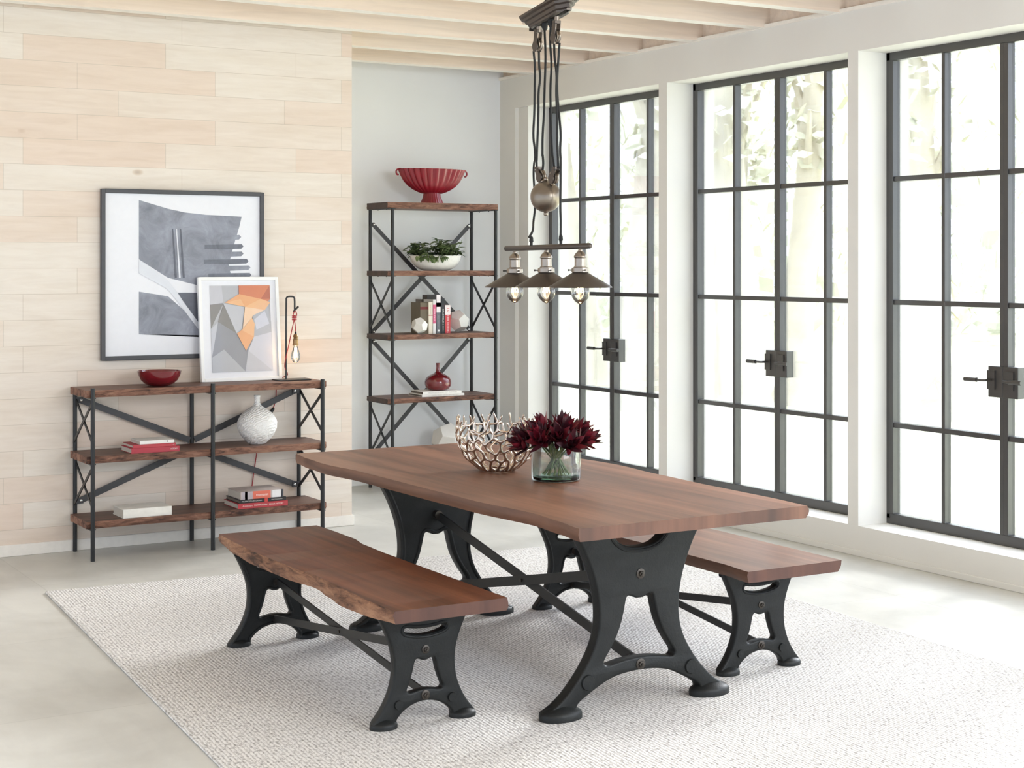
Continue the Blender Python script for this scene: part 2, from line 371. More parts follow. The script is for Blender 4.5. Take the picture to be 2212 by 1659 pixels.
def make_door(n, y1, y0):
    """pair of steel glazed doors; y1 far side, y0 near side"""
    r = bpy.data.objects.new('door_%d' % n, None); C.objects.link(r); r['kind'] = 'structure'
    zb, zt = .198, 2.854; ym = (y0 + y1) / 2; d = .05
    f = MB()
    f.box((XD, y0, zt - .05), (XD + d, y1, zt)).box((XD, y0, zb - .03), (XD + d, y1, zb + .028))
    f.box((XD, y1 - .03, zb), (XD + d, y1, zt)).box((XD, y0, zb), (XD + d, y0 + .03, zt))
    f.build('door_frame', M['door_steel'], r, .003)
    for s, (a, b) in enumerate(((ym, y1 - .03), (y0 + .03, ym))):
        leaf = MB(); w_ = .027
        leaf.box((XD - .004, a, zb + .028), (XD + .05, a + w_, zt - .05)).box((XD - .004, b - w_, zb + .028), (XD + .05, b, zt - .05))
        vm = (y1 + ym) / 2 if s == 0 else (y0 + ym) / 2
        leaf.box((XD + .002, vm - .012, zb + .028), (XD + .05, vm + .012, zt - .05))
        for z in (2.13, 1.429, .731): leaf.box((XD + .003, a + w_, z - .014), (XD + .049, b - w_, z + .014))
        lo = leaf.build('door_leaf', M['door_steel'], r, .002)
        MB().box((XD + .022, a + .005, zb + .03), (XD + .028, b - .005, zt - .052)).build('glass_pane', M['window_glass'], lo)
        # lock plate and lever
        pc = ym + (.10 if s == 0 else -.10); pl = MB()
        pl.box((XD - .012, min(pc, ym), .944), (XD + .045, max(pc, ym), 1.108))
        po = pl.build('lock_plate', M['door_handle'], lo, .003)
        hy = ym + (.075 if s == 0 else -.05); sg = 1 if s == 0 else -1
        hm = MB().box((XD - .02, hy - .026, .985), (XD - .012, hy + .026, 1.085))
        hm.tube([(XD - .02, hy, 1.035), (XD - .065, hy, 1.035), (XD - .075, hy + sg * .012, 1.035), (XD - .075, hy + sg * .05, 1.035)], .007, 8)
        hm.tube([(XD - .075, hy + sg * .045, 1.035), (XD - .075, hy + sg * .13, 1.035)], .012, 10)
        hm.build('lever_handle', M['door_handle'], lo)
    return r
make_door(1, 10.33, 8.60); make_door(2, 8.506, 6.775); make_door(3, 6.69, 4.955); make_door(4, 4.87, 3.135)

# ------------------------------------------------------------------ rug
tag(MB().box((-1.62, -2.35, 0), (1.62, 2.02, .011)).build('area_rug', M['rug'], None, .005), 'large pale grey woven area rug under the dining table and benches', 'rug')
ro = bpy.data.objects['area_rug']; place(ro, (3.5, 5.87, 0), (0, 0, math.radians(-4.0)))

# ------------------------------------------------------------------ live edge slabs
def slab(name, lx, rx, y0, y1, z0, z1, mats, parent, n=60, bulge_l=.012, bulge_r=.012, under_l=0, under_r=0, endl=0, axis='Y', rough=.003):
    """board running along local y; lx/rx give the top edges' x at parameter t; mats = top, edge, end"""
    mb = MB(); rnd = random.Random(name + str(y0)); rows = []
    K = 6
    for i in range(n + 1):
        t = i / n; y = y0 + (y1 - y0) * t; a = lx(t); b = rx(t); row = []
        for j in range(K + 1):                                   # left side from bottom to top
            s = j / K; x = a + (under_l(t) if callable(under_l) else under_l) * (1 - s) - bulge_l * math.sin(PI * s) + rnd.uniform(-rough, rough) * (0 < j < K)
            row.append((x, y, z0 + (z1 - z0) * s))
        for j in range(K, -1, -1):
            s = j / K; x = b - under_r * (1 - s) + bulge_r * math.sin(PI * s) + rnd.uniform(-rough, rough) * (0 < j < K)
            row.append((x, y, z0 + (z1 - z0) * s))
        rows.append(row)
    L = 2 * (K + 1); vs = [p for r in rows for p in r]
    if axis == 'X': vs = [(y, x, z) for x, y, z in vs]
    for i in range(n):
        for j in range(L):
            f = (i * L + j, i * L + (j + 1) % L, (i + 1) * L + (j + 1) % L, (i + 1) * L + j)
            mi = 0 if j in (K, L - 1) else 1
            mb.f.append(list(f)); mb.m.append(mi); mb.sm.append(True)
    mb.v = vs
    for q in (list(range(L)), [n * L + j for j in range(L)]): mb.f.append(q); mb.m.append(2); mb.sm.append(False)
    o = mb.build(name, mats, parent, 0, 50)
    return o
def interp(pts):
    def f(t):
        for (a, x), (b, y) in zip(pts, pts[1:]):
            if a <= t <= b:
                s = (t - a) / (b - a); s = s * s * (3 - 2 * s); return x + (y - x) * s
        return pts[0][1] if t < pts[0][0] else pts[-1][1]
    return f

# ------------------------------------------------------------------ cast iron legs
T_OUT = [(.318, .7155), (.298, .69), (.275, .655), (.252, .617), (.231, .575), (.212, .53), (.195, .48), (.184, .43), (.178, .38), (.178, .335), (.185, .29), (.2, .245), (.222, .205), (.252, .16), (.29, .115), (.33, .075), (.372, .045), (.408, .03), (.412, .012), (.40, .004), (.29, .004), (.278, .018), (.279, .036), (.268, .052), (.235, .072), (.19, .096), (.145, .117), (.10, .13), (.05, .1365), (0, .138)]
T_HOLE = [(0, .408), (.018, .409), (.03, .4165), (.045, .422), (.058, .419), (.064, .40), (.07, .37), (.083, .32), (.105, .272), (.13, .232), (.155, .198), (.161, .185), (.155, .174), (.14, .171), (.1, .179), (.05, .186), (0, .188)]
T_SLOT = [(0, .600), (.05, .604), (.085, .618), (.108, .638), (.118, .66), (.108, .67), (0, .672)]
B_OUT = [(.192, .4205), (.172, .385), (.155, .35), (.138, .31), (.126, .27), (.121, .23), (.122, .19), (.13, .145), (.148, .10), (.172, .06), (.195, .032), (.206, .018), (.2, .004), (.135, .004), (.112, .012), (.112, .024), (.104, .036), (.082, .056), (.045, .075), (0, .082)]
B_HOLE = [(0, .228), (.014, .231), (.022, .236), (.035, .237), (.042, .224), (.048, .195), (.057, .165), (.067, .14), (.073, .126), (.066, .118), (.055, .117), (.03, .123), (0, .126)]
B_SLOT = [(0, .345), (.04, .347), (.075, .354), (.084, .349), (.081, .338), (.04, .327), (0, .324)]
def make_leg(parent, y, out, hole, slot, half, face, bolts, discs, foot, br):
    """face = -1 when the outer face looks along -y"""
    o2 = smooth_poly(mirror(out), 1); h2 = smooth_poly(mirror(hole), 2); s2 = smooth_poly(mirror(slot), 2)
    vs, fs = plate([o2, h2, s2], half, min(.008, half * .5))
    mb = MB().add(vs, fs, 0, True)
    def rim(loop, r, yy, off):
        cx = sum(p[0] for p in loop) / len(loop); cz = sum(p[1] for p in loop) / len(loop); k = len(loop); pts = []
        area = sum(loop[i][0] * loop[(i + 1) % k][1] - loop[(i + 1) % k][0] * loop[i][1] for i in range(k)); sg = 1 if area > 0 else -1
        for i in range(k):
            a = loop[i - 1]; b = loop[(i + 1) % k]; dx, dz = b[0] - a[0], b[1] - a[1]; l = math.hypot(dx, dz) or 1
            pts.append((loop[i][0] - sg * dz / l * off, yy, loop[i][1] + sg * dx / l * off))
        mb.tube(pts, r, 8, closed=True)
    fi, fo = -face * half, face * half
    rim(o2[2:-2] if False else o2, half * .36, fi * .95, half * .45)
    rim(h2, half * .3, fi * .95, -half * .5); rim(s2, half * .3, fi * .95, -half * .4)
    rim(s2, half * .3, fo * .92, -half * .55)
    for sx in (-1, 1):                                             # feet: domed pads with a flat sole
        cxf, rx, ry, hz = foot
        prof = [(1.0, .001), (1.0, .35), (.94, .52), (.8, .66), (.6, .8), (.35, .95), (0, 1.0)]
        mb.lathe([(r, z * hz) for r, z in prof], 24, (sx * cxf, face * half * .15, 0), 0, None, rx, ry)
    lg = mb.build('leg', M['iron'], parent, 0, 40); lg.location = (0, y, 0)
    for (x, z, r) in bolts:
        bm_ = MB(); T = Matrix.Translation((x, fo, z)) @ Matrix.Rotation(PI / 2 * (1 if face < 0 else -1), 4, 'X')
        bm_.lathe([(r * 1.7, -.001), (r * 1.7, .003), (r * 1.5, .004)], 20, (0, 0, 0), 0, T); bm_.lathe([(r, .003), (r, .011), (r * .7, .013)], 6, (0, 0, 0), 0, T); bm_.lathe([(r * .45, .012), (r * .45, .018)], 10, (0, 0, 0), 0, T)
        bm_.build('bolt', M['bolt'], lg, 0, 30)
    for (x, z, r) in discs:
        T = Matrix.Translation((x, fo, z)) @ Matrix.Rotation(PI / 2 * (1 if face < 0 else -1), 4, 'X')
        MB().lathe([(r, -.001), (r, .004), (r * .93, .007), (0, .007)], 28, (0, 0, 0), 0, T).build('round_boss', M['iron'], lg, 0, 40)
    return lg

# dining table, base at its centre
tx, ty = 3.385, 5.63
t = thing('dining_table', 'long dining table with thick live-edge brown wood top on black cast iron legs', 'table', (tx, ty, .0115))
Lx = interp([(0, -.497), (.07, -.475), (.14, -.458), (.3, -.492), (.5, -.498), (.7, -.502), (.82, -.53), (.92, -.515), (.975, -.495), (1, -.485)])
Rx = interp([(0, .498), (.1, .515), (.25, .52), (.4, .54), (.55, .575), (.7, .55), (.9, .51), (1, .50)])
slab('tabletop', Lx, Rx, -1.195, 1.245, .704, .749, [M['table_top'], M['table_side'], M['end_grain']], t, bulge_l=.004, bulge_r=.012, under_l=.004, under_r=.006, rough=.001)
tb = ([(0, .492, .011), (0, .158, .012)], [(-.232, .12, .028), (.232, .12, .028)], (.335, .086, .058, .05))
sc = (.749 - .045) / .7155
for y, fc in ((-.82, -1), (.785, 1)):
    make_leg(t, y, [(x, z * sc) for x, z in T_OUT], [(x, z * sc) for x, z in T_HOLE], [(x, z * sc) for x, z in T_SLOT], .026, fc, *tb, .01)
for s in (1, -1):
    b = MB().bar((.008 * s, -.80, .325 - s * .163), (.008 * s, .77, .325 + s * .163), .04, .009, (0, 0, 1))
    b.build('stretcher', M['bar'], t, .001)
for s in (-1, 1):
    for z in (.492, .158): MB().lathe([(.02, 0), (.02, .03)], 16, (0, 0, 0), 0, Matrix.Translation((0, -.80 if s < 0 else .765, z)) @ Matrix.Rotation(PI / 2 * (-1 if s < 0 else 1), 4, 'X')).build('stretcher_bolt', M['bolt'], t)
MB().lathe([(.008, -.02), (.008, .02)], 10, (0, 0, 0), 0, Matrix.Translation((0, -.015, .325)) @ Matrix.Rotation(PI / 2, 4, 'Y')).build('stretcher_bolt', M['bolt'], t)

# benches
def bench(x, y, label, lx, rx, yl, top, lw, bl, br_, ul, ur, rough):
    t = thing('bench', label, 'bench', (x, y, .0115), group='live-edge benches at the dining table')
    slab('seat', lx, rx, yl[0], yl[1], .409, .4535, [top, lw, M['bench_end']], t, bulge_l=bl, bulge_r=br_, under_l=ul, under_r=ur, rough=rough)
    s_ = .409 / .4205
    for yy, fc in ((-.70, -1), (.70, 1)):
        make_leg(t, yy, [(a, z * s_) for a, z in B_OUT], [(a, z * s_) for a, z in B_HOLE], [(a, z * s_) for a, z in B_SLOT], .018, fc, [(0, .262, .009), (0, .10, .01)], [(-.107, .078, .017), (.107, .078, .017)], (.158, .052, .04, .034), .007)
    for s in (1, -1):
        MB().bar((.006 * s, -.69, .182 - s * .08), (.006 * s, .69, .182 + s * .08), .03, .007, (0, 0, 1)).build('stretcher', M['bar'], t, .001)
    for s in (-1, 1):
        for z in (.262, .10): MB().lathe([(.014, 0), (.014, .022)], 14, (0, 0, 0), 0, Matrix.Translation((0, .69 * s, z)) @ Matrix.Rotation(PI / 2 * s, 4, 'X')).build('stretcher_bolt', M['bolt'], t)
    MB().lathe([(.006, -.014), (.006, .014)], 10, (0, 0, 0), 0, Matrix.Translation((0, 0, .182)) @ Matrix.Rotation(PI / 2, 4, 'Y')).build('stretcher_bolt', M['bolt'], t)
    return t
by = 5.725
bl_top = interp([(0, -.212), (.12, -.214), (.2, -.207), (.3, -.198), (.4, -.192), (.5, -.205), (.62, -.208), (.72, -.21), (.86, -.200), (.95, -.19), (1, -.182)])
def bl(t): return bl_top(t)
brx = interp([(0, .232), (.2, .232), (.4, .236), (.55, .24), (.68, .25), (.78, .278), (.9, .282), (1, .278)])
bench(2.608, by, 'brown wood bench with rough wavy bark edge, standing on the side of the console table', bl, brx, (-.90, .88), M['bench_top'], M['bark'], .008, .006, interp([(0, .004), (.1, -.026), (.2, -.04), (.29, -.026), (.38, -.008), (.52, -.02), (.7, -.02), (.85, -.01), (1, .012)]), .004, .003)
M['bench_top_b'] = wood('walnut_bench_top_window_sheen', (110, 72, 56), (136, 96, 76), (158, 114, 92), 'Y', .32, boards=.24, seed=16)  # paler, pinker tones put the window's reflection into the wood colour
b2l = interp([(0, -.24), (.1, -.222), (.3, -.218), (.6, -.225), (1, -.23)]); b2r = interp([(0, .235), (.2, .238), (.45, .25), (.6, .245), (1, .24)])
bench(4.112, 5.69, 'smooth brown wood bench on iron legs between dining table and tall glass doors', b2l, b2r, (-.93, .89), M['bench_top_b'], M['table_side'], .006, .006, .004, .02, .001)

# ------------------------------------------------------------------ coral bowl on the table
def coral_bowl(loc):
    rnd = random.Random(5)
    prof = interp([(0, .07), (.12, .106), (.3, .143), (.55, .171), (.75, .178), (1, .174)])
    hz = .212; NC = 20; K = 5
    V = []; E = []; Rr = []; idx = {}
    def vert(key, a, tt, jit=1):
        if key in idx: return idx[key]
        a += rnd.uniform(-.075, .075) * jit; tt += rnd.uniform(-.05, .05) * jit
        r = prof(max(0, min(1, tt))) + (max(0, tt - 1) * -.02); V.append((r * math.cos(a), r * math.sin(a), .006 + hz * max(0, tt)))
        Rr.append(.0066 - .0018 * min(1, tt)); idx[key] = len(V) - 1; return idx[key]
    st = 2 * PI / NC
    def low(k, j): return vert(('l', k, j % NC), (j + .5 * (k % 2)) * st, .02 + k * .2, 0 if k == 0 else 1)
    def high(k, j): return vert(('h', k, j % NC), (j + .5 + .5 * (k % 2)) * st, .075 + k * .2)
    for k in range(K):
        for j in range(NC):
            if k and rnd.random() < .07: pass
            else: E.append((low(k, j), high(k, j)))
            if rnd.random() < (.04 if k < K - 1 else .35): continue
            E.append((high(k, j), low(k, j + 1)))
        if k < K - 1:
            for j in range(NC):
                jj = j if k % 2 == 0 else j + 1
                E.append((high(k, j), low(k + 1, jj)))
    for j in range(NC):
        h = high(K - 1, j); x, y, z = V[h]; a = math.atan2(y, x)
        for d in ([-.09, .1] if rnd.random() < .6 else [.02]):
            tt = 1.02 + rnd.uniform(-.03, .09); E.append((h, vert(('p', j, d), a + d, tt, .4)))
    for j in range(NC): E.append((low(0, j), low(0, j + 1)))
    c0 = len(V); V.append((0, 0, .006)); Rr.append(.005)
    for j in range(0, NC, 3): E.append((c0, low(0, j)))
    me = bpy.data.meshes.new('coral_bowl'); me.from_pydata(V, E, []); me.materials.append(M['silver'])
    o = bpy.data.objects.new('coral_bowl', me); C.objects.link(o)
    sm = o.modifiers.new('sk', 'SKIN'); sm.use_smooth_shade = True; sm.branch_smoothing = .3
    sv = me.skin_vertices[0].data
    for i, r in enumerate(Rr): sv[i].radius = (r, r)
    sv[c0].use_root = True
    ss = o.modifiers.new('ss', 'SUBSURF'); ss.levels = 1; ss.render_levels = 1
    dg = bpy.context.evaluated_depsgraph_get(); m2 = bpy.data.meshes.new_from_object(o.evaluated_get(dg))
    o.modifiers.clear(); o.data = m2
    for p in m2.polygons: p.use_smooth = True
    zmin = min(v.co.z for v in m2.vertices); o.location = (loc[0], loc[1], loc[2] - zmin)
    return o
ZT = .0115 + .749
tag(coral_bowl((3.40, 5.86, ZT)), 'silver openwork bowl shaped like branching coral on the dining table', 'bowl')

# glass vase with flowers
vx, vy = 3.462, 5.49
v = thing('glass_vase', 'clear glass cylinder vase holding burgundy flowers on the dining table', 'vase', (vx, vy, ZT))
R0 = .102; vh = .15
MB().lathe([(R0 - .012, .001), (R0 - .003, .004), (R0, .014), (R0, vh - .002), (R0 - .002, vh), (R0 - .005, vh), (R0 - .006, vh - .004), (R0 - .006, .026), (R0 - .02, .02), (0, .019)], 48).build('vase_body', M['vase_glass'], v, 0, 50)
MB().lathe([(R0 - .016, .003), (R0 - .008, .007), (R0 - .007, .0175), (0, .0175)], 40).build('thick_base', M['vase_base'], v)
MB().lathe([(R0 - .0075, .021), (R0 - .0075, .075), (0, .075)], 40).build('water', M['water'], v)
def leaf_mesh(mb, base, d, up, L, W, curl=.2, mi=0, n=5):
    d = d.normalized(); s = d.cross(up)
    if s.length < 1e-4: s = d.cross(Vector((1, 0, 0)))
    s.normalize(); nn = s.cross(d).normalized(); vs = []
    for i in range(n + 1):
        t = i / n; w = W * (math.sin(PI * min(1, t * .93 + .07)) ** .8) * .5 if i < n else W * .03
        p = base + d * (L * t) + nn * (curl * L * t * t)
        vs += [p - s * w + nn * w * .35, p, p + s * w + nn * w * .35]
    fs = []
    for i in range(n):
        a = i * 3; fs += [(a, a + 1, a + 4, a + 3), (a + 1, a + 2, a + 5, a + 4)]
    mb.add(vs, fs, mi, True)
rnd = random.Random(21)
heads = []
for i in range(18):
    a = i * 2.39996; rr = .132 * math.sqrt((i + .4) / 18); heads.append((rr * math.cos(a), rr * math.sin(a), vh + .105 - .5 * rr + rnd.uniform(-.01, .012)))
for i, (hx, hy, hz) in enumerate(heads):
    f = thing('flower_stem', 'dark burgundy flower stem with pointed petals, one of the bunch in the glass vase', 'flower', (vx, vy, ZT), group='burgundy flower stems in the glass vase')
    a = math.atan2(hy, hx); q = min(.07, math.hypot(hx, hy) * .55)
    foot = Vector((-.055 * math.cos(a + .5), -.055 * math.sin(a + .5), .024)); mid = Vector((q * math.cos(a), q * math.sin(a), vh - .005)); hd = Vector((hx, hy, hz - .045))
    sm_ = MB().tube([foot, foot.lerp(mid, .5), mid, hd], [.0032, .0032, .0034, .004], 7); sm_.build('stem', M['stem'], f)
    ax = Vector((hx * 2.6, hy * 2.6, .16)).normalized(); e1 = ax.orthogonal().normalized(); e2 = ax.cross(e1)
    pb = MB()
    for ring, (cnt, tilt, L, W) in enumerate(((4, .15, .06, .022), (6, .42, .078, .027), (7, .75, .08, .028), (5, 1.15, .066, .024))):
        for j in range(cnt):
            b = 2 * PI * j / cnt + ring * .5 + rnd.uniform(-.25, .25); tl = tilt + rnd.uniform(-.12, .12)
            dirv = ax * math.cos(tl) + (e1 * math.cos(b) + e2 * math.sin(b)) * math.sin(tl)
            leaf_mesh(pb, hd + ax * (.012 * (3 - ring)) * .6, dirv, ax, L * rnd.uniform(.85, 1.15), W, .12, 0 if rnd.random() < .55 else 1)
    for j in range(7):                                             # leaves along the stem just above the rim
        b = 2 * PI * j / 7 + rnd.random(); dirv = Vector((math.cos(b) * .75 + hx * 4, math.sin(b) * .75 + hy * 4, .55))
        leaf_mesh(pb, mid.lerp(hd, .05 + .11 * j), dirv, Vector((0, 0, 1)), .075, .024, .1, 1)
    pb.build('petals', [M['bract'], M['bract_dark']], f, 0, 80)

# ------------------------------------------------------------------ tall bookshelf
bx0, bx1, byf, byb = 5.052, 5.907, 10.209, 10.58
S = thing('bookshelf', 'tall open bookshelf with five brown wood shelves in black metal frame', 'bookshelf', (bx0, byf, 0))
W_, D2 = bx1 - bx0, byb - byf
SZ = [2.095, 1.598, 1.136, .675, .213]
for i, z in enumerate(SZ):
    fx = interp([(0, .045), (.2, .05), (.45, .043), (.7, .05), (1, .042)] if i % 2 else [(0, .046), (.3, .042), (.6, .05), (1, .044)])
    slab('shelf_board', fx, lambda t: D2 + .018, -.018, W_ + .042 if i == 0 else W_ + .036, z - (.046 if i == 0 else .036), z, [M['shelf_top'], M['shelf_edge'], M['shelf_end']], S, 40, bulge_l=.006, bulge_r=.002, under_l=.004, axis='X', rough=.0025)
for x in (0, W_):
    for y in (0, D2): MB().tube([(x, y, 0), (x, y, SZ[0] - .048)], .0125, 12).build('post', M['black_tube'], S)
    for a, b in ((1, 2), (3, 4)):
        zt, zb = SZ[a] - .07, SZ[b] + .03; xb = MB(); ox = -.006 if x == 0 else .006
        xb.bar((x + ox, 0, zt), (x + ox, D2, zb), .02, .005, (0, 0, 1)); xb.bar((x - ox * .2, 0, zb), (x - ox * .2, D2, zt), .02, .005, (0, 0, 1))
        xb.build('side_brace', M['black_tube'], S)
    for z in SZ:
        rl = MB(); zz = z - (.05 if z == SZ[0] else .04); rl.box((x - .012, -.012, zz), (x + .012, D2 + .01, zz + .0045))
        for yy in (.06, .16, .3): rl.sphere((x + .03, yy, zz), .005, 8); 
        rl.box((x - .002, .05, zz), (x + .05, .33, zz + .004)) if x == 0 else rl.box((x - .05, .05, zz), (x + .002, .33, zz + .004))
        rl.build('shelf_support', M['black_tube'], S)
for zt, zb in ((SZ[0] - .155, SZ[2] + .012), (SZ[2] - .058, SZ[4] + .03)):
    xb = MB(); yb = D2 - .005
    xb.bar((.02, yb, zt), (W_ - .02, yb, zb), .03, .005, (0, 0, 1)); xb.bar((.02, yb + .006, zb), (W_ - .02, yb + .006, zt), .03, .005, (0, 0, 1))
    for x in (0.012, W_ - .012):
        for z in (zt, zb): xb.box((min(x, x + (.018 if x < .1 else -.018)), yb - .006, z - .014), (max(x, x + (.018 if x < .1 else -.018)), yb + .004, z + .014))
    bo = xb.build('back_brace', M['bar_grey'], S)
    for x in (.028, W_ - .028):
        for z in (zt, zb): MB().sphere((x, yb - .007, z), .0085, 10, (1, .5, 1)).build('screw_head', M['chrome'], bo)

# fluted red pedestal bowl on the top shelf
px_ = ony(933, 430, 10.40).x
z0 = SZ[0]
def flute(a, i): return 1 + (.085 * abs(math.sin(a * 14)) - .05) * (1 if i < 14 else .6)
pb = thing('pedestal_bowl', 'red fluted pedestal bowl with curled handles on top of the bookshelf', 'bowl', (px_, 10.40, z0))
Bw = .262
mb = MB()
prof = [(.30, .075), (.42, .085), (.58, .105), (.72, .13), (.84, .165), (.93, .205), (.985, .238), (1.02, .252), (.99, .252), (.95, .235), (.8, .17), (.5, .11), (0, .09)]
mb.lathe([(r * Bw, z) for r, z in prof], 112, (0, 0, 0), 0, None, 1, .55, flute)
mb.build('bowl_body', M['red_glaze'], pb, 0, 60)
MB().lathe([(.086, 0), (.082, .01), (.066, .05), (.062, .08), (.09, .092)], 96, (0, 0, 0), 0, None, 1, .75, lambda a, i: 1 + .06 * abs(math.sin(a * 13))).build('pedestal', M['red_glaze'], pb, 0, 60)
for s in (-1, 1):
    pts = [(s * (Bw * .95), 0, .247), (s * (Bw + .006), 0, .251), (s * (Bw + .026), 0, .246), (s * (Bw + .036), 0, .228), (s * (Bw + .026), 0, .207), (s * (Bw + .014), 0, .208)]
    MB().tube(smooth_poly(pts, 2, False), .0062, 10).build('handle', M['red_glaze'], pb)

# white planter with green plant on the second shelf
plx = ony(941, 580, 10.37).x
pl = thing('planter', 'green leafy plant in a low white oval bowl on the bookshelf', 'potted plant', (plx, 10.37, SZ[1]))
MB().lathe([(r * .205, z) for r, z in [(.42, .001), (.5, .002), (.72, .02), (.88, .05), (.97, .082), (1, .112), (.96, .112), (.92, .09), (.7, .06), (0, .055)]], 48, (0, 0, 0), 0, None, 1, .58).build('bowl', M['white_ceramic'], pl, 0, 60)
MB().lathe([(.19, .088), (.1, .096), (0, .1)], 32, (0, 0, 0), 0, None, 1, .56).build('soil', M['soil'], pl)
rnd = random.Random(3); lf = MB()
for i in range(52):
    a = rnd.uniform(0, 2 * PI); q = math.sqrt(rnd.random()); b0 = Vector((.18 * q * math.cos(a), .09 * q * math.sin(a), .095))
    top = b0 + Vector((.05 * math.cos(a) * q + rnd.uniform(-.03, .03), .03 * math.sin(a) * q + rnd.uniform(-.02, .02), rnd.uniform(.035, .115) if b0.x < .0 or rnd.random() < .8 else .13))
    lf.tube([b0, b0.lerp(top, .5) + Vector((rnd.uniform(-.008, .008), 0, 0)), top], .0016, 5)
    for k in range(rnd.randint(6, 8)):
        t_ = rnd.uniform(.35, 1); b = rnd.uniform(0, 2 * PI); dv = Vector((math.cos(b), math.sin(b), rnd.uniform(-.25, .75)))
        leaf_mesh(lf, b0.lerp(top, t_), dv, Vector((0, 0, 1)), rnd.uniform(.045, .07), rnd.uniform(.028, .04), -.25, rnd.choice((0, 1, 1)), 4)
for i in range(12):                                                # leaves trailing over the rim
    x = -.17 + .022 * i * (1 if i < 9 else .4); b0 = Vector((x, -.1 * math.sqrt(max(.05, 1 - (x / .2) ** 2)), .112))
    for k in range(3): leaf_mesh(lf, b0, Vector((rnd.uniform(-.6, .6), -.6, rnd.uniform(-.8, .2))), Vector((0, 0, 1)), .06, .034, -.3, rnd.choice((0, 1)), 4)
lf.build('foliage', [M['leaf'], M['leaf_dark']], pl, 0, 80)

# ------------------------------------------------------------------ books
_bm = {}
def cov(c, rough=.5):
    if c not in _bm: _bm[c] = simple('book_cover_%d_%d_%d' % c, c, rough, var=.05)
    return _bm[c]
def book(label, th, h, dp, cover, loc, flat=False, bands=(), titles=(), group=None, yaw=0, pages=None):
    """standing: x = thickness, spine looks along -y. flat: lies with the spine along x, loc = front right bottom corner"""
    r = thing('book', label, 'book', loc, (0, -PI / 2, 0) if flat else (0, 0, yaw), group)
    if flat and yaw: r.rotation_euler = (Matrix.Rotation(yaw, 3, 'Z') @ Matrix.Rotation(-PI / 2, 3, 'Y')).to_euler()
    b = .0028
    MB().box((0, 0, 0), (b, dp, h)).box((th - b, 0, 0), (th, dp, h)).box((b, 0, 0), (th - b, b, h)).build('cover', cov(cover), r, .0008)
    MB().box((b, b, .003), (th - b, dp - .004, h - .003)).build('page_block', pages or M['pages'], r)
    for (a, c_, col) in bands: MB().box((-.0004, -.0007, h * a), (th + .0004, .001, h * c_)).build('spine_band', cov(col), r)
    for (s, zc, size, col, fit) in titles:
        T = Matrix(((0, 1, 0, th / 2), (0, 0, -1, -.0008), (-1, 0, 0, h * zc), (0, 0, 0, 1)))
        text('title', s, size, cov(col), r, T, fit=fit)
    return r
GB = 'books standing on the middle shelf of the bookshelf'
yb_ = 10.295; zs = SZ[2]
def ub(u0, u1, v0, y=yb_): a = ony(u0, 700, y); b = ony(u1, 700, y); return a.x, b.x - a.x, ony(u0, v0, y).z - zs
GREY_PG = simple('grey_pages', (120, 110, 98), .8)
def sbook(u0, u1, vt, cover, label, bands=(), titles=(), y=yb_, dp=.15):
    x, w_, h = ub(u0, u1, vt, y); return book(label, w_ - .0015, h, dp, cover, (x, y, zs), False, bands, titles, GB)
sbook(908, 925, 653.5, (110, 98, 78), 'thick taupe book with dark red spine label, standing behind small stone ornament', [(.78, .86, (108, 28, 30))], (), yb_ + .01)
sbook(911, 926, 646.5, (126, 116, 106), 'grey book half hidden behind the thick taupe book', (), (), 10.475, .1)
sbook(927, 942.5, 637, (92, 80, 74), 'tall dark brown book standing behind the cream and pink books', (), (), 10.46, .11)
sbook(926, 935, 653, (226, 216, 198), 'cream book with thin red stripe across its spine', [(.575, .6, (150, 40, 46))], [('THE ART OF LIVING', .78, .008, (190, 176, 150), None)])
sbook(935.5, 942.3, 647, (226, 224, 220), 'slim book with pink middle band on white spine', [(.3, .85, (206, 92, 128))], [('SPRING', .55, .012, (244, 220, 226), .09)])
sbook(943, 952, 637, (108, 110, 114), 'tall grey book with white and red top on its spine', [(.55, 1.001, (236, 228, 228)), (.69, .80, (196, 44, 54))], [('NEW DESIGN', .33, .013, (150, 152, 156), .08), ('\u25CF', .08, .02, (236, 236, 236), None)])
sbook(953.5, 961, 644.5, (48, 48, 52), 'black book with white lettering down its spine', (), [('BRADFIELD', .5, .016, (226, 224, 218), .10), ('& SON', .18, .013, (190, 184, 176), .05)])
sbook(961.7, 973.5, 659, (196, 62, 68), 'red book with white top block, last in the standing row', [(.66, 1.001, (238, 224, 222))], [('1000 DOORS', .33, .021, (246, 226, 224), .125), ('16', .84, .03, (206, 80, 84), None)])

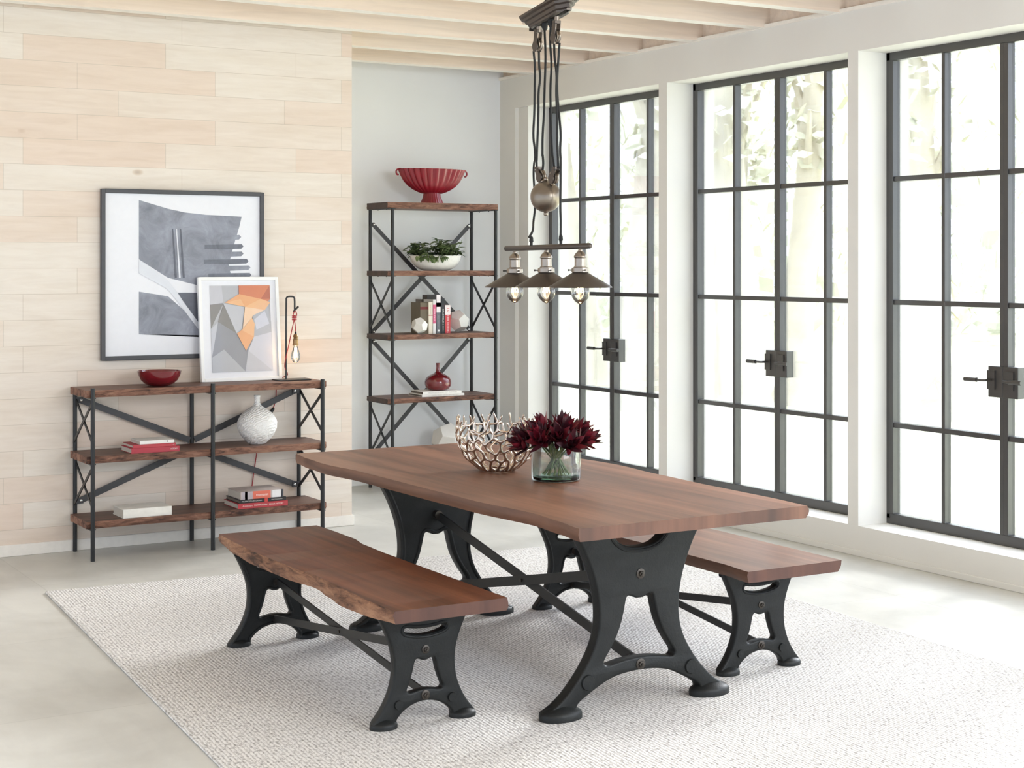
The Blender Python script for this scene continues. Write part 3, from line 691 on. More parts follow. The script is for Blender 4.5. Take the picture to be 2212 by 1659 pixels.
def dodeca(name_label, c, r, rot, zbase):
    p = (1 + 5 ** .5) / 2; vs = [Vector((x, y, z)) for x in (-1, 1) for y in (-1, 1) for z in (-1, 1)]
    for a in (-1, 1):
        for b in (-1, 1): vs += [Vector((0, a / p, b * p)), Vector((a / p, b * p, 0)), Vector((a * p, 0, b / p))]
    vs = [v_.normalized() for v_ in vs]
    nrm = [Vector(q).normalized() for a in (-1, 1) for b in (-1, 1) for q in ((0, a, b * p), (a, b * p, 0), (a * p, 0, b))]
    # a face normal turned straight down so that it stands on a face
    q0 = nrm[0].rotation_difference(Vector((0, 0, -1))).to_matrix().to_4x4(); Rm = Matrix.Rotation(rot, 4, 'Z') @ q0
    bm = bmesh.new()
    for v_ in vs: bm.verts.new((Rm @ v_) * r)
    bmesh.ops.convex_hull(bm, input=bm.verts); bmesh.ops.dissolve_limit(bm, angle_limit=.01, verts=bm.verts, edges=bm.edges)
    me = bpy.data.meshes.new('geometric_ornament'); bm.to_mesh(me); bm.free(); me.materials.append(M['stone_white'])
    o = bpy.data.objects.new('geometric_ornament', me); C.objects.link(o)
    o.location = (c[0], c[1], zbase - min(v_.co.z for v_ in me.vertices))
    b = o.modifiers.new('b', 'BEVEL'); b.width = .0012; b.segments = 1
    return tag(o, name_label, 'ornament', 'white faceted ornaments on the bookshelf')
dodeca('small white faceted ornament in front of the thick taupe book', (ony(906, 700, 10.285).x, 10.285), .0625, .45, SZ[2])
dodeca('white faceted ornament leaning near the red end of the standing book row', (ony(990, 700, 10.42).x, 10.42), .086, .2, SZ[2])
dodeca('large white faceted ornament on the bottom shelf behind the coral bowl', (ony(968, 950, 10.40).x, 10.40), .128, .55, SZ[4])

GF = 'white books lying under the red bottle vase'
a = ony(912.5, 850, 10.29).x; b = ony(999, 850, 10.29).x
book('long white book lying flat, lower of two under the red bottle vase', .017, b - a + .02, .22, (234, 231, 224), (b + .01, 10.277, SZ[3]), True, (), [('ARCHITECTURE   AND   INTERIORS', .5, .009, (206, 202, 196), .25)], GF, pages=GREY_PG)
book('white book lying flat, topmost of two directly under the red bottle vase', .021, b - a - .012, .2, (236, 233, 226), (b - .008, 10.288, SZ[3] + .017), True, (), [('ENCYCLOPEDIA  OF  DESIGN', .5, .012, (196, 190, 182), .24)], GF, pages=GREY_PG)
rv = thing('bottle_vase', 'round glossy dark red bottle vase with thin neck on stacked white books', 'vase', (ony(946, 820, 10.38).x, 10.38, SZ[3] + .038))
MB().lathe(smooth_poly([(.055, 0), (.075, .004), (.093, .025), (.1, .055), (.094, .085), (.075, .106), (.045, .12), (.022, .13), (.015, .145), (.0125, .17), (.0135, .192), (.017, .2), (.012, .2), (.009, .17), (.009, .15)], 2, False), 48).build('vase_body', M['dark_red_glaze'], rv, 0, 60)

# ------------------------------------------------------------------ console table
cx0, cxm, cx1, cyf, cyb = 2.47, 3.165, 3.851, 8.722, 9.083
K_ = thing('console_table', 'console table with three live-edge brown shelves and black metal posts at plank wall', 'console table', (cx0, cyf, 0))
CW = cx1 - cx0; CD = cyb - cyf; cm = cxm - cx0
CZ = [.945, .579, .218]
for i, z in enumerate(CZ):
    fx = interp([(0, .012), (.2, .016), (.45, .012), (.7, .017), (.85, .013), (.96, .015), (1, .026)])
    slab('shelf_board', fx, lambda t: CD - .012, -.03, CW + .034, z - .04, z, [M['shelf_top'], M['shelf_edge'], M['shelf_edge']], K_, 60, bulge_l=.006, bulge_r=.002, under_l=.004, axis='X', rough=.002)
for x in (0, cm, CW):
    for y in (0, CD): MB().tube([(x, y, 0), (x, y, .958 if y == 0 else .935)], .0125, 12).build('post', M['black_tube'], K_)
    for z in CZ: MB().box((x - .016, -.006, z - .046), (x + .016, CD + .006, z - .0405)).build('shelf_support', M['black_tube'], K_)
for x in (0, CW):
    for zt, zb in ((.87, .63), (.51, .27)):
        xb = MB(); ox = .006
        xb.bar((x - ox, 0, zt), (x - ox, CD, zb), .02, .005, (0, 0, 1)); xb.bar((x + ox, 0, zb), (x + ox, CD, zt), .02, .005, (0, 0, 1)); xb.build('side_brace', M['black_tube'], K_)
for a, b, zt, zb in ((cm, CW, .866, .60), (cm, CW, .29, .545), (cm, 0, .866, .60), (cm, 0, .29, .545)):
    sg = 1 if b > a else -1; yb2 = CD - .004
    bo = MB().bar((b - sg * .03, yb2, zt), (a + sg * .015, yb2, zb), .036, .006, (0, 0, 1)).box((min(b, b - sg * .045), yb2 - .008, zt - .017), (max(b, b - sg * .045), yb2 + .004, zt + .017)).build('back_brace', M['bar_grey'], K_)
    MB().sphere((b - sg * .032, yb2 - .009, zt), .009, 10, (1, .5, 1)).build('screw_head', M['chrome'], bo)

# red bowl on the console
rb = thing('red_bowl', 'small glossy red bowl on the console table beside the framed pictures', 'bowl', (2.90, 8.88, CZ[0]))
MB().lathe([(.05, 0), (.055, .003), (.08, .012), (.105, .035), (.12, .065), (.126, .088), (.121, .088), (.112, .06), (.08, .022), (0, .014)], 40).build('bowl_body', M['dark_red_glaze'], rb, 0, 60)

# white textured vase on the middle shelf
wv_c = ony(555.5, 940, 8.865)
wv = thing('ceramic_vase', 'white round ceramic vase with carved wave texture and narrow neck on console shelf', 'vase', (wv_c.x, 8.865, CZ[1] + .001))
def rip(a, i): return 1 + .01 * math.sin(a * 9 + i * .55 + 1.3 * math.sin(a * 3 + i * .21)) * (1 if 8 < i < 66 else .2)
vp = smooth_poly([(.046, 0), (.052, .003), (.075, .025), (.105, .062), (.119, .105), (.114, .145), (.092, .178), (.06, .203), (.03, .222), (.017, .238), (.0155, .262), (.0185, .284), (.019, .288), (.0145, .288), (.012, .262), (.012, .24)], 3, False)
MB().lathe(vp, 72, (0, 0, 0), 0, None, 1, 1, rip).build('vase_body', M['carved'], wv, 0, 60)

# books on the console
GC = 'books stacked on the lowest console shelf'
fl = ony(514, 1095, 8.742).x; frt = ony(622, 1090, 8.742).x; zc = CZ[2]
book('red art book lying flat at the bottom of the stack on console', .031, frt - fl, .235, (176, 56, 62), (frt, 8.742, zc), True, (), [('Architecture   POST MODERN   DECOR HISTORY', .5, .013, (240, 214, 206), .255)], GC)
book('thin black book lying between red book and thick picture book', .021, frt - fl - .02, .225, (30, 28, 28), (frt - .008, 8.748, zc + .031), True, [(.4, .47, (196, 66, 58))], [('MILLION DOLLAR CLASSICS', .74, .010, (210, 206, 200), .125), ('PHOTOGRAPHY', .2, .008, (200, 196, 190), .07)], GC, pages=GREY_PG)
tb_ = book('thick picture book with orange and white spine on top of console stack', .044, frt - fl - .045, .215, (190, 176, 168), (frt - .024, 8.755, zc + .052), True, [(.04, .26, (228, 226, 224)), (0, .055, (62, 64, 70)), (.3, .72, (214, 108, 86)), (.72, .98, (176, 166, 170)), (.84, .9, (232, 226, 222))], [('rosenquist', .5, .021, (244, 226, 218), .075)], GC)
GM = 'books stacked on the middle console shelf'
e = ony(388, 970, 8.745).x
book('red book at the bottom of the small stack beside the console centre post', .03, .28, .2, (170, 52, 64), (e, 8.745, CZ[1]), True, (), [('HISTORY', .12, .012, (240, 222, 220), .04)], GM)
book('thin red book in the middle of the small stack on the console', .018, .25, .19, (178, 58, 66), (e - .02, 8.75, CZ[1] + .03), True, (), [('\u2713', .06, .012, (240, 222, 220), None)], GM)
book('small white book on top of the small red stack on the console', .02, .2, .17, (232, 229, 222), (e - .028, 8.756, CZ[1] + .048), True, (), [('II', .2, .012, (70, 70, 70), None)], GM)
e2 = ony(371, 1100, 8.75).x
book('thick plain white book lying on the lowest console shelf behind the centre post', .05, .28, .2, (236, 232, 222), (e2, 8.75, CZ[2]), True, (), ())

# ------------------------------------------------------------------ pictures
def frame_box(mb, w, h, fw, d, y0=0):
    mb.box((0, y0, 0), (fw, y0 + d, h)).box((w - fw, y0, 0), (w, y0 + d, h)).box((fw, y0, 0), (w - fw, y0 + d, fw)).box((fw, y0, h - fw), (w - fw, y0 + d, h)); return mb
def polyart(name, polys, parent, mats, z_off, plane=.0):
    mb = MB()
    for k, (pts, mi) in enumerate(polys):
        y = plane - .00025 * (k + 1); mb.add([(x, y, z) for x, z in pts], [tuple(range(len(pts)))], mi, False)
    return mb.build(name, mats, parent)
def art(name, c, g=1.0, coat=.0):
    m, nt, b, o = newmat(name); v_ = coords(nt); n1 = noise(nt, v_, 7, 6, .65, 1.0); a = lin(c)
    nt.links.new(ramp(nt, n1, [(.3, tuple(x * (1 - .35 * g) for x in a[:3]) + (1,)), (.7, tuple(min(1, x * (1 + .3 * g)) for x in a[:3]) + (1,))]), b.inputs['Base Color'])
    b.inputs['Roughness'].default_value = .5; b.inputs['Coat Weight'].default_value = coat; b.inputs['Coat Roughness'].default_value = .03; return m
# big charcoal frame hung on the plank wall
YP = 9.075
tr = ony(571, 417, YP); lb = ony(571, 776, YP)
bw, bh = 1.0, 2.082 - 1.087
A = thing('framed_picture', 'large grey abstract watercolour in charcoal frame hung on the plank wall', 'picture', (tr.x - bw, YP, 1.087))
frame_box(MB(), bw, bh, .024, .03).build('frame', M['black_frame'], A, .002)
MB().box((.024, .016, .024), (bw - .024, .028, bh - .024)).build('backing', M['mat_board'], A)
def bp(u, v_): q = ony(u, v_, YP + .015); return (q.x - (tr.x - bw), q.z - 1.087)
g1 = art('watercolour_grey', (142, 145, 156), 1.0); g2 = art('watercolour_mid', (112, 115, 126), .8); g3 = art('watercolour_slate', (96, 99, 110), .5); gw = art('watercolour_pale', (222, 224, 230), .1)
polys = []
E0 = 300
polys.append(([bp(E0, 432), bp(363, 451), bp(400, 459), bp(445, 464), bp(522, 468), bp(517, 490), bp(505, 530), bp(494, 572), bp(500, 600), bp(500, 625), bp(430, 617), bp(363, 600), bp(E0, 560)], 0))
polys.append(([bp(E0, 630), bp(363, 640), bp(420, 690), bp(470, 730), bp(470, 725), bp(363, 725), bp(E0, 722)], 0))
polys.append(([bp(384, 632), bp(426, 632), bp(455, 655), bp(455, 725), bp(420, 690)], 2))
for i, (u0, u1, v0) in enumerate(((448, 521, 513), (442, 526, 533), (440, 526, 549), (440, 537, 565), (445, 541, 579), (450, 543, 595))):
    polys.append(([bp(u0, v0 - 4), bp(u1 - 4, v0 - 5.5), bp(u1, v0 - 1), bp(u1 - 5, v0 + 4.5), bp((u0 + u1) / 2, v0 + 6), bp(u0, v0 + 5)], 1 if i % 2 else 0))
polys.append(([bp(E0, 560), bp(363, 606), bp(440, 712), bp(432, 716), bp(363, 625), bp(E0, 590)], 3))
for u0 in (372, 380, 389): polys.append(([bp(u0, 495), bp(u0 + 2, 495), bp(u0 + 10, 600), bp(u0 + 6, 600)], 3 if u0 == 380 else 2))
polyart('watercolour_print', polys, A, [g1, g2, g3, gw], 0, .0155)

# small white frame leaning in front of it
yb0, yt0 = 8.985, 9.052
bl_ = ony(436, 823, yb0); 
q0 = ony(436, 823, yb0); q1 = ony(610, 815, yb0); qt = ony(598, 599, yt0)
sw = q1.x - q0.x; shh = math.hypot(qt.z - CZ[0], yt0 - yb0); lean = math.atan2(yt0 - yb0, qt.z - CZ[0])
P_ = thing('framed_picture', 'grey and orange triangle print in white frame leaning on the console table', 'picture', (q0.x, yb0, CZ[0] + .0025), (-lean, 0, 0))
frame_box(MB(), sw, shh, .02, .026).build('frame', M['white_frame'], P_, .002)
MB().box((.02, .012, .02), (sw - .02, .024, shh - .02)).build('mat_board', M['mat_board'], P_)
# print corners in the photo: (444,617) (583,617) / (454,802) (590,798)
aw0, aw1, ah0, ah1 = .072, sw - .055, .055, shh - .05
def ap(a, b): return (aw0 + (aw1 - aw0) * a, ah0 + (ah1 - ah0) * (1 - b))
polys = [([ap(0, 0), ap(1, 0), ap(1, 1), ap(0, 1)], 0)]
def tri(c, *pts): polys.append(([ap(*p) for p in pts], c))
tri(1, (0, 0), (.2, 0), (.22, .2), (0, .22)); tri(0, (.2, 0), (.48, 0), (.48, .13), (.22, .2)); tri(2, (0, .22), (.22, .2), (0, .42)); tri(3, (0, .22), (.22, .21), (.1, .36), (0, .5))
tri(1, (.22, .21), (.57, .25), (.5, .52), (.42, .56)); tri(3, (.22, .21), (.42, .56), (.12, .42)); tri(2, (.12, .42), (.42, .56), (.2, .74), (.0, .83)); tri(1, (0, .5), (.12, .42), (0, .83))
tri(2, (.42, .56), (.6, .76), (.54, 1), (.2, .74)); tri(0, (.2, .74), (.54, 1), (0, 1), (0, .83)); tri(1, (.6, .76), (1, 1), (.54, 1)); tri(4, (.6, .76), (.7, .6), (1, .55), (1, 1))
tri(0, (.7, .35), (.9, .29), (1, .42), (1, .55), (.7, .6)); tri(4, (.72, .4), (.9, .3), (.97, .45), (.75, .52))
tri(5, (.48, 0), (1, 0), (.84, .16), (.48, .13)); tri(6, (.84, .16), (1, 0), (1, .16)); tri(5, (.84, .16), (1, .16), (.95, .2), (.8, .19)); tri(7, (.48, .1), (.84, .16), (.57, .25), (.24, .2)); tri(8, (.24, .2), (.5, .16), (.57, .25))
tri(8, (.84, .16), (1, .2), (.9, .29), (.57, .25)); tri(9, (.57, .25), (.9, .29), (.7, .35), (.68, .38)); tri(9, (.57, .25), (.68, .38), (.52, .5)); tri(8, (.68, .38), (.72, .45), (.7, .6), (.5, .52)); tri(7, (.42, .56), (.5, .52), (.7, .6), (.56, .76))
cols = [(176, 176, 180), (190, 190, 196), (142, 142, 148), (128, 124, 122), (200, 200, 208), (206, 118, 78), (178, 92, 64), (228, 164, 112), (232, 178, 128), (236, 200, 166)]
polyart('triangle_print', polys, P_, [art('print_%d_%d_%d' % c, c, .08, .6) for c in cols], 0, .0115)

# ------------------------------------------------------------------ table lamp on the console
ly = 8.93
lxp = ony(618, 820, ly - .02).x
Lm = thing('table_lamp', 'black wire table lamp with hanging bare bulb and red cord on console', 'lamp', (lxp, ly, CZ[0] + .001))
MB().box((-.065, -.09, 0), (.135, .045, .006)).build('base', M['black_tube'], Lm, .0015)
px0 = 0; ztop = ony(618, 641, ly - .02).z - CZ[0]; hx = ony(636.5, 660, ly - .02).x - lxp
yy = -.02
pts = [(0, yy, .004), (0, yy, ztop - .014), (.006, yy, ztop - .003), (.016, yy, ztop), (hx - .016, yy, ztop), (hx - .006, yy, ztop - .003), (hx, yy, ztop - .014), (hx, yy, ztop - .085)]
MB().tube(smooth_poly(pts, 1, False), .0055, 10).build('pole', M['black_tube'], Lm)
zh = ztop - .083
MB().tube([(hx - .008, yy, zh - .012), (hx, yy, zh), (hx + .024, yy, zh + .022)], .006, 8).build('hook', M['black_tube'], Lm)
def lp(u, v_, dy=0): q = ony(u, v_, ly + yy); return (q.x - lxp, yy + dy, q.z - CZ[0])
cm_ = MB(); FRX = q1.x + .014 - lxp
cm_.tube(smooth_poly([lp(634, 686), lp(632, 679, -.006), lp(636, 671, -.008), lp(641, 678, -.006), lp(639, 686)], 2, False), .003, 8)
for k, dv in enumerate((683, 687, 691)): cm_.tube([lp(631.5, dv), lp(635, dv - .5, -.008), lp(640, dv), lp(636, dv + .5, .008)], .0035, 8, closed=True)
cm_.tube(smooth_poly([lp(636, 692), lp(638, 705), lp(638.5, 716)], 1, False), .003, 8)
cm_.tube(smooth_poly([lp(635, 692), lp(630, 715), lp(624, 745), lp(618, 765, -.01), lp(615, 785, .0), lp(614.5, 797, -.005), (FRX, -.01, .03), (FRX, .09, .008)], 2, False), .003, 8)

def wp(u, v_): q = ony(u, v_, YW - .012); return (q.x - lxp, YW - .012 - ly, q.z - CZ[0])
wpts = [wp(597, 838), wp(596, 862), wp(592, 878), wp(587, 890), wp(575, 915), wp(556, 965), wp(553, 990), wp(549, 1015), wp(545, 1047), wp(540, 1080), wp(538, 1110)]
cm_.tube(smooth_poly([(FRX, .09, .008), (FRX - .004, .14, .008), (FRX - .02, .16, .006), (wpts[0][0] + .004, .166, -.03)] + wpts, 2, False), .003, 8)
cm_.build('cord', M['red_cord'], Lm)
MB().tube([wp(591, 882), wp(584, 894)], .0095, 10).build('inline_switch', M['black_tube'], Lm)
sx_, _, sz_ = lp(638.5, 722); so = MB()
so.lathe([(.004, .02), (.006, .012), (.008, 0)], 12, (sx_, yy, sz_ - .004), 1)
so.lathe([(.008, 0), (.014, -.006), (.016, -.016), (.013, -.02), (.013, -.028), (.0165, -.031), (.0165, -.058), (.019, -.06), (.019, -.068), (.016, -.07), (0, -.07)], 24, (sx_, yy, sz_), 0)
so.build('socket', [M['brass'], M['cord']], Lm, 0, 40)
bu = MB().lathe(smooth_poly([(.012, 0), (.013, -.01), (.022, -.035), (.0285, -.06), (.027, -.08), (.018, -.096), (.006, -.104), (0, -.105)], 1, False), 24, (sx_, yy, sz_ - .07)).build('bulb', M['bulb_glass'], Lm, 0, 80)
fl_ = MB()
for k in range(6):
    a = k * PI / 3; fl_.tube([(sx_ + .005 * math.cos(a), yy + .005 * math.sin(a), sz_ - .082), (sx_ + .011 * math.cos(a), yy + .011 * math.sin(a), sz_ - .14)], .0011, 6)
fl_.build('filament', M['filament'], bu)

# ------------------------------------------------------------------ pendant light
PX = 3.39
PL = thing('pendant_light', 'pewter pulley pendant light with three cone shades over the dining table', 'pendant light', (PX, 5.45, 1.50))
def pp(u, v_, dx=0): q = onx(u, v_, PX + dx); return Vector((dx, q.y - 5.45, q.z - 1.50))
# ceiling cords
q = pp(1181, 12)
MB().tube([q + Vector((0, .004, 0)), pp(1179, 0), Vector((0, pp(1186, 0).y, 3.33 - 1.50))], .005, 8).build('ceiling_cord', M['cord'], PL)
MB().tube([q + Vector((0, -.02, 0)), pp(1185, 0), Vector((0, pp(1186, 0).y - .004, 3.33 - 1.50))], .005, 8).build('ceiling_cord', M['cord'], PL)
MB().lathe([(.05, 1.815), (.048, 1.82), (.02, 1.83)], 20, (0, pp(1186, 0).y, 0)).build('ceiling_hook_plate', M['pewter_dark'], PL)
# canopy: elongated octagon in stepped tiers
tilt = math.radians(9.5)
ca = MB(); hl, hw = .178, .06
def octo(a, b, c=.045): return [(-b, -a + c), (-b, a - c), (-b + c * .9, a), (b - c * .9, a), (b, a - c), (b, -a + c), (b - c * .9, -a), (-b + c * .9, -a)]
tiers = [(hl, hw, .055), (hl, hw, .046), (hl - .012, hw - .01, .040), (hl - .014, hw - .012, .030), (hl - .022, hw - .02, .026), (hl - .024, hw - .022, .012), (hl - .032, hw - .028, .008), (hl - .034, hw - .03, 0)]
vs = []; fs = []
for a, b, z in tiers: vs += [(x, y, z) for x, y in octo(a, b)]
for i in range(len(tiers) - 1):
    for j in range(8): fs.append((i * 8 + j, i * 8 + (j + 1) % 8, (i + 1) * 8 + (j + 1) % 8, (i + 1) * 8 + j))
fs.append(tuple(range(8))); fs.append(tuple((len(tiers) - 1) * 8 + j for j in range(8)))
ca.add(vs, fs, 0, False)
for sgn in (-1, 1):
    for k in range(9): ca.sphere((-.028 + .007 * k, sgn * (hl - .015), .035), .0024, 8)
cc = pp(1187, 42)
co = ca.build('canopy', M['pewter_dark'], PL, .0015); co.location = (0, cc.y, cc.z - .005); co.rotation_euler = (-tilt, 0, 0)
def pulley(name, top, bot, facing):
    """forked pulley block between two points, with a wheel"""
    d = (bot - top); L = d.length; mb = MB(); x = .011
    u_ = d.normalized(); sd = Vector((0, 1, 0)) if abs(u_.z) > .3 else Vector((0, 0, 1)); sd = (sd - u_ * sd.dot(u_)).normalized()
    for s in (-1, 1):
        pts = [top + Vector((s * x, 0, 0)) + u_ * (L * .05), top + Vector((s * (x + .003), 0, 0)) + u_ * (L * .5), top + Vector((s * x, 0, 0)) + u_ * L]
        mb.bar(pts[0], pts[2], .026, .004, sd)
        mb.lathe([(.02, -.003), (.02, .003)], 20, (0, 0, 0), 0, Matrix.Translation(top + u_ * (L * .72) + Vector((s * x, 0, 0))) @ Matrix.Rotation(PI / 2, 4, 'Y'))
    mb.box(tuple(top - Vector((.014, .012, .004))), tuple(top + Vector((.014, .012, .008))))
    o = mb.build(name, M['pewter_dark'], PL, .001)
    wc = top + u_ * (L * .62)
    MB().lathe([(.027, -.007), (.027, -.005), (.02, 0), (.027, .005), (.027, .007)], 24, (0, 0, 0), 0, Matrix.Translation(wc) @ Matrix.Rotation(PI / 2, 4, 'Y')).build('pulley_wheel', M['nickel'], o, 0, 40)
    return o
for (u, v0, v1, vt) in ((1163, 68, 112, 52), (1202, 49, 95, 32)):
    MB().tube([pp(u + .5, vt - 2), pp(u + .5, v0 + 2)], .0105, 14).build('canopy_stem', M['nickel'], PL)
    pulley('pulley', pp(u, v0), pp(u - 3, v1), 0)
for (u, v_) in ((1177, 45), (1190, 38)):
    MB().lathe([(.006, -.028), (.011, -.02), (.013, 0), (.013, .012)], 14, tuple(pp(u, v_ + 6))).build('cord_grommet', M['cord'], PL)
def U(x, y): return (1030 + x / 4.74, y / 4.74)
def Lw(x, y): return (1030 + x / 4.74, 330 + y / 4.74)
paths = {
    'A': [U(598, 525), U(598, 700), U(592, 900), U(590, 1150), U(575, 1400), U(597, 1540), U(598, 1640), Lw(585, 100), Lw(580, 220), Lw(588, 360), Lw(600, 560), Lw(578, 710), Lw(560, 800), Lw(558, 870)],
    'B': [U(636, 530), U(638, 680), U(652, 800), U(630, 950), U(633, 1150), U(618, 1500), U(614, 1659), Lw(612, 60), Lw(614, 160)],
    'C': [U(692, 280), U(702, 480), U(704, 650), U(692, 950), U(690, 1150), U(672, 1400), U(672, 1620), Lw(672, 0), Lw(682, 100), Lw(676, 170)],
    'D': [U(757, 250), U(748, 430), U(768, 660), U(752, 900), U(756, 1150), U(762, 1400), U(775, 1600), Lw(772, 20), Lw(788, 110), Lw(790, 160)],
    'E': [U(792, 450), U(796, 600), U(820, 760), U(812, 950), U(822, 1150), U(820, 1400), U(832, 1640), Lw(830, 30), Lw(834, 160)],
    'F': [U(848, 440), U(836, 600), U(824, 760), U(822, 950), U(840, 1150), U(862, 1380), U(852, 1520), U(858, 1640), Lw(858, 20), Lw(858, 300), Lw(854, 560), Lw(860, 700), Lw(858, 870)]}
for k, p in paths.items():
    dx = {'A': .018, 'B': -.003, 'C': -.006, 'D': 0, 'E': -.004, 'F': .006}[k]
    if k == 'A': pts = [pp(u, v_, .012 + (.085 if 6 < i < 12 else 0)) for i, (u, v_) in enumerate(p)]; pts[-1].x = 0; pts[-2].x = .02; pts[0].x = .004
    else: pts = [pp(u, v_, dx if 0 < i < len(p) - 1 else 0) for i, (u, v_) in enumerate(p)]
    MB().tube(smooth_poly([tuple(q) for q in pts], 2, False), .0048, 8).build('hanging_cord', M['cord'], PL)
# counterweight ball with its two little pulleys
bc = pp(1179, 425); rb_ = .0615 * 1.03
cw = MB().sphere(tuple(bc), rb_, 40).build('counterweight', M['pewter'], PL, 0, 80)
MB().sphere(tuple(bc + Vector((0, 0, -rb_ - .006))), .0095, 14).lathe([(.006, -rb_ - .004), (.012, -rb_ + .003)], 14, tuple(bc)).sphere(tuple(bc + Vector((-.004, -.008, rb_ + .008))), .0095, 14).lathe([(.016, rb_ - .004), (.01, rb_ + .002), (.005, rb_ + .004)], 16, tuple(bc)).build('finial', M['nickel'], cw)
for (u0, v0, u1, v1) in ((1163, 364, 1172, 391), (1202, 364, 1193, 394)):
    pulley('small_pulley', pp(u0, v0), pp(u1, v1), 0)
    MB().sphere(tuple(pp(u1, v1 + 1)), .012, 12).build('pulley_joint', M['nickel'], PL)
# bar
b0, b1 = pp(1092, 537), pp(1276, 531)
MB().tube([b0, b0 + (b1 - b0) * .01, b1 - (b1 - b0) * .01, b1], [.007, .0112, .0112, .007], 18).build('light_bar', M['pewter_dark'], PL, 0, 60)
for (u, v_) in ((1147.7, 530), (1211.5, 527)):
    MB().lathe([(.004, .034), (.0075, .028), (.009, .012), (.006, .008), (.006, -.01)], 12, tuple(pp(u, v_ - 2))).build('cord_grommet', M['cord'], PL)
for i, (u, vb) in enumerate(((1112, 541), (1180, 538), (1253.5, 536))):
    tp = pp(u, vb); z0_ = tp.z
    st_ = MB().lathe([(.005, .004), (.005, -.004), (.008, -.006), (.009, -.012), (.02, -.022), (.0255, -.032), (.0255, -.036), (.022, -.04), (.0225, -.07), (.026, -.073), (.026, -.076)], 28, (0, tp.y, z0_))
    st_.lathe([(.026, -.075), (.034, -.078), (.035, -.094), (.03, -.097)], 28, (0, tp.y, z0_))
    so_ = st_.build('socket', M['nickel'], PL, 0, 35)
    sc2 = MB()
    for k in range(3):
        a = 2 * PI * k / 3 + .35; c_, s_ = math.cos(a), math.sin(a)
        sc2.tube([(.034 * c_, tp.y + .034 * s_, z0_ - .086), (.046 * c_, tp.y + .046 * s_, z0_ - .086)], .0025, 8); sc2.sphere((.047 * c_, tp.y + .047 * s_, z0_ - .086), .0042, 8)
    sc2.build('thumb_screw', M['bolt'], so_)
    MB().lathe([(.028, -.094), (.032, -.097), (.124, -.150), (.1255, -.154), (.1235, -.1545), (.03, -.1005), (.02, -.0985)], 56, (0, tp.y, z0_)).build('lamp_shade', M['pewter_dark'], PL, 0, 40)
    bu = MB().lathe(smooth_poly([(.013, -.098), (.014, -.118), (.029, -.14), (.0375, -.168), (.0345, -.192), (.02, -.21), (.006, -.219), (0, -.22)], 1, False), 28, (0, tp.y, z0_)).build('bulb', M['bulb_glass'], PL, 0, 80)
    fl_ = MB()
    for k in range(7):
        a = 2 * PI * k / 7; fl_.tube([(.005 * math.cos(a), tp.y + .005 * math.sin(a), z0_ - .13), (.014 * math.cos(a), tp.y + .014 * math.sin(a), z0_ - .175)], .0013, 6)
    fl_.build('filament', M['filament'], bu)

# ------------------------------------------------------------------ outdoors
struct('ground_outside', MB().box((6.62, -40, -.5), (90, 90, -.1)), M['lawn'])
rnd = random.Random(9)
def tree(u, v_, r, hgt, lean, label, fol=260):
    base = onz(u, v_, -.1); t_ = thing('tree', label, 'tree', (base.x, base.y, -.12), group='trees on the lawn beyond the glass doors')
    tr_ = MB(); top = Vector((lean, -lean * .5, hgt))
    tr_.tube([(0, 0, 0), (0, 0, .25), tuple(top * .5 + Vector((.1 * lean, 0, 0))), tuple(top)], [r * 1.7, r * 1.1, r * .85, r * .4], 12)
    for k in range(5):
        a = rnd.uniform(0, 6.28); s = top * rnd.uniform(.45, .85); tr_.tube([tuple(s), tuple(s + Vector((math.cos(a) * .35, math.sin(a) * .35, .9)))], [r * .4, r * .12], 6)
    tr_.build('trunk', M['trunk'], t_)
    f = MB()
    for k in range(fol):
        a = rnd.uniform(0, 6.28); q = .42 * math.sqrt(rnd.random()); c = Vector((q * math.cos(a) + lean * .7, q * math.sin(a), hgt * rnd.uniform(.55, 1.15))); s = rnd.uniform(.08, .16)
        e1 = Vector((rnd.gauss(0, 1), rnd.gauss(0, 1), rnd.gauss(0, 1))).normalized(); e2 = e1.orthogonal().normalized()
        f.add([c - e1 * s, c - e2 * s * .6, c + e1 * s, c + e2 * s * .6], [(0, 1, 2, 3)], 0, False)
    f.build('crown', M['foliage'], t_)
tree(1383, 880, .34, 5.2, .3, 'thick pale tree trunk seen through the doors behind the flowers')
tree(1292, 842, .16, 5.6, -.7, 'slender leaning tree seen through the panes behind the pendant shades')
tree(1415, 850, .14, 5.4, .2, 'thin tree beside the thick trunk, by the white pier')
tree(1606, 892, .26, 5.4, -.3, 'pale tree beyond the second pair of doors, at its door handles')
tree(1552, 862, .12, 5.0, .4, 'thin tree beyond the second pair of doors, toward the white pier')
tree(1712, 872, .2, 5.3, .3, 'straight pale tree seen through the pane beyond the second doors middle post')
tree(2010, 905, .24, 5.2, -.2, 'pale tree beyond the third pair of glass doors')
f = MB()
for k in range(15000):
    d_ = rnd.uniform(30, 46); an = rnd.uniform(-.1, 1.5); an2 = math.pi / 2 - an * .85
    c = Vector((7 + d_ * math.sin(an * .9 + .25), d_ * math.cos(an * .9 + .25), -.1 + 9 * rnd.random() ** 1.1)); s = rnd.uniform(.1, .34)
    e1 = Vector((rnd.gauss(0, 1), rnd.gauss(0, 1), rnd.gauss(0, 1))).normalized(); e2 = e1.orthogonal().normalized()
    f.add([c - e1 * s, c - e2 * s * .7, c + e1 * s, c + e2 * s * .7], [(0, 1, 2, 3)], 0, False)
o = f.build('garden_foliage', M['foliage']); o['kind'] = 'stuff'; tag(o, 'pale hazy woodland foliage far beyond the lawn', 'foliage')

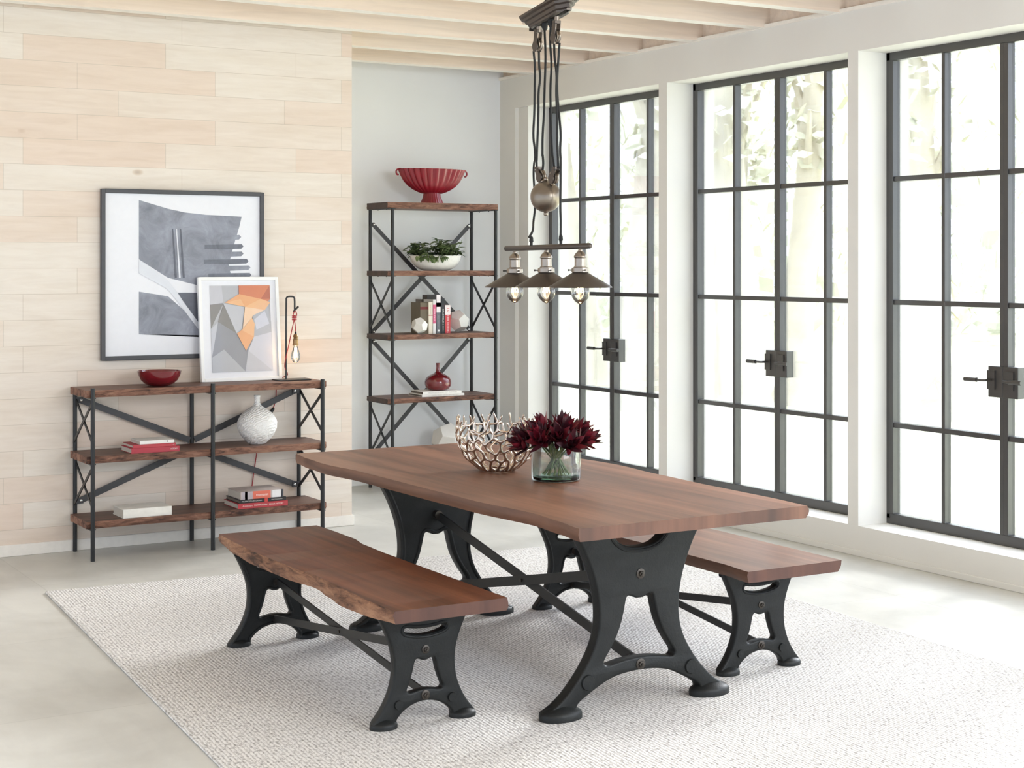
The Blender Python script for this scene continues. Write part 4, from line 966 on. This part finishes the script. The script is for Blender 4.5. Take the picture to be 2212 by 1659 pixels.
# ------------------------------------------------------------------ light
SKY_LOW, SKY_SUN, SKY_TOP, SUN_E, BOX_E = 1.1, 2.6, 6.0, 2.3, 88
wd = bpy.data.worlds.new('sky'); bpy.context.scene.world = wd; wd.use_nodes = True; nt = wd.node_tree; nt.nodes.clear()
wo = N(nt, 'ShaderNodeOutputWorld'); bg = N(nt, 'ShaderNodeBackground'); tc = N(nt, 'ShaderNodeTexCoord'); sx = N(nt, 'ShaderNodeSeparateXYZ')
nt.links.new(tc.outputs['Generated'], sx.inputs[0])
def mrange(src, a, b, c, d):
    m = N(nt, 'ShaderNodeMapRange', interpolation_type='SMOOTHSTEP'); m.inputs[1].default_value = a; m.inputs[2].default_value = b; m.inputs[3].default_value = c; m.inputs[4].default_value = d
    nt.links.new(src, m.inputs[0]); return m.outputs[0]
ad = N(nt, 'ShaderNodeMath', operation='ADD')
nt.links.new(mrange(sx.outputs[0], -.1, .8, SKY_LOW, SKY_SUN), ad.inputs[0]); nt.links.new(mrange(sx.outputs[2], .25, .8, 0, SKY_TOP), ad.inputs[1])
bg.inputs[0].default_value = (.83, .935, 1.09, 1); nt.links.new(ad.outputs[0], bg.inputs[1]); nt.links.new(bg.outputs[0], wo.inputs[0])
def lamp(kind, name, loc, rot, energy, color=(1, 1, 1), **kw):
    l = bpy.data.lights.new(name, kind); l.energy = energy; l.color = color
    for k, v_ in kw.items(): setattr(l, k, v_)
    o = bpy.data.objects.new(name, l); C.objects.link(o); o.location = loc; o.rotation_euler = rot; return o
sd = Vector((-1, -.36, -.52)).normalized()
lamp('SUN', 'soft_sun', (12, 8, 6), sd.to_track_quat('-Z', 'Y').to_euler(), SUN_E, (.96, .98, 1), angle=math.radians(10))
kd = (Vector((3.6, 7.5, 1.0)) - Vector((4.9, 0.6, 2.75))).normalized()
lamp('AREA', 'studio_softbox', (4.9, 0.6, 2.75), kd.to_track_quat('-Z', 'Y').to_euler(), BOX_E, (.89, .96, 1.03), shape='RECTANGLE', size=2.2, size_y=1.4)

# ------------------------------------------------------------------ camera
cam = bpy.data.cameras.new('camera'); co = bpy.data.objects.new('camera', cam); C.objects.link(co)
cam.sensor_fit = 'HORIZONTAL'; cam.sensor_width = 36; cam.lens = 36 * F / 2212
cam.shift_y = -(829.5 - HY) / 2212; cam.shift_x = (1106 - CX) / 2212
co.location = CAM; co.rotation_euler = (PI / 2, 0, -TH); cam.clip_end = 300
sc_ = bpy.context.scene; sc_.camera = co
sc_.view_settings.view_transform = 'Standard'; sc_.view_settings.look = 'None'; sc_.view_settings.exposure = 0.7
sc_.cycles.max_bounces = 8; sc_.cycles.transparent_max_bounces = 16; sc_.cycles.sample_clamp_indirect = 6
sc_.cycles.use_denoising = True
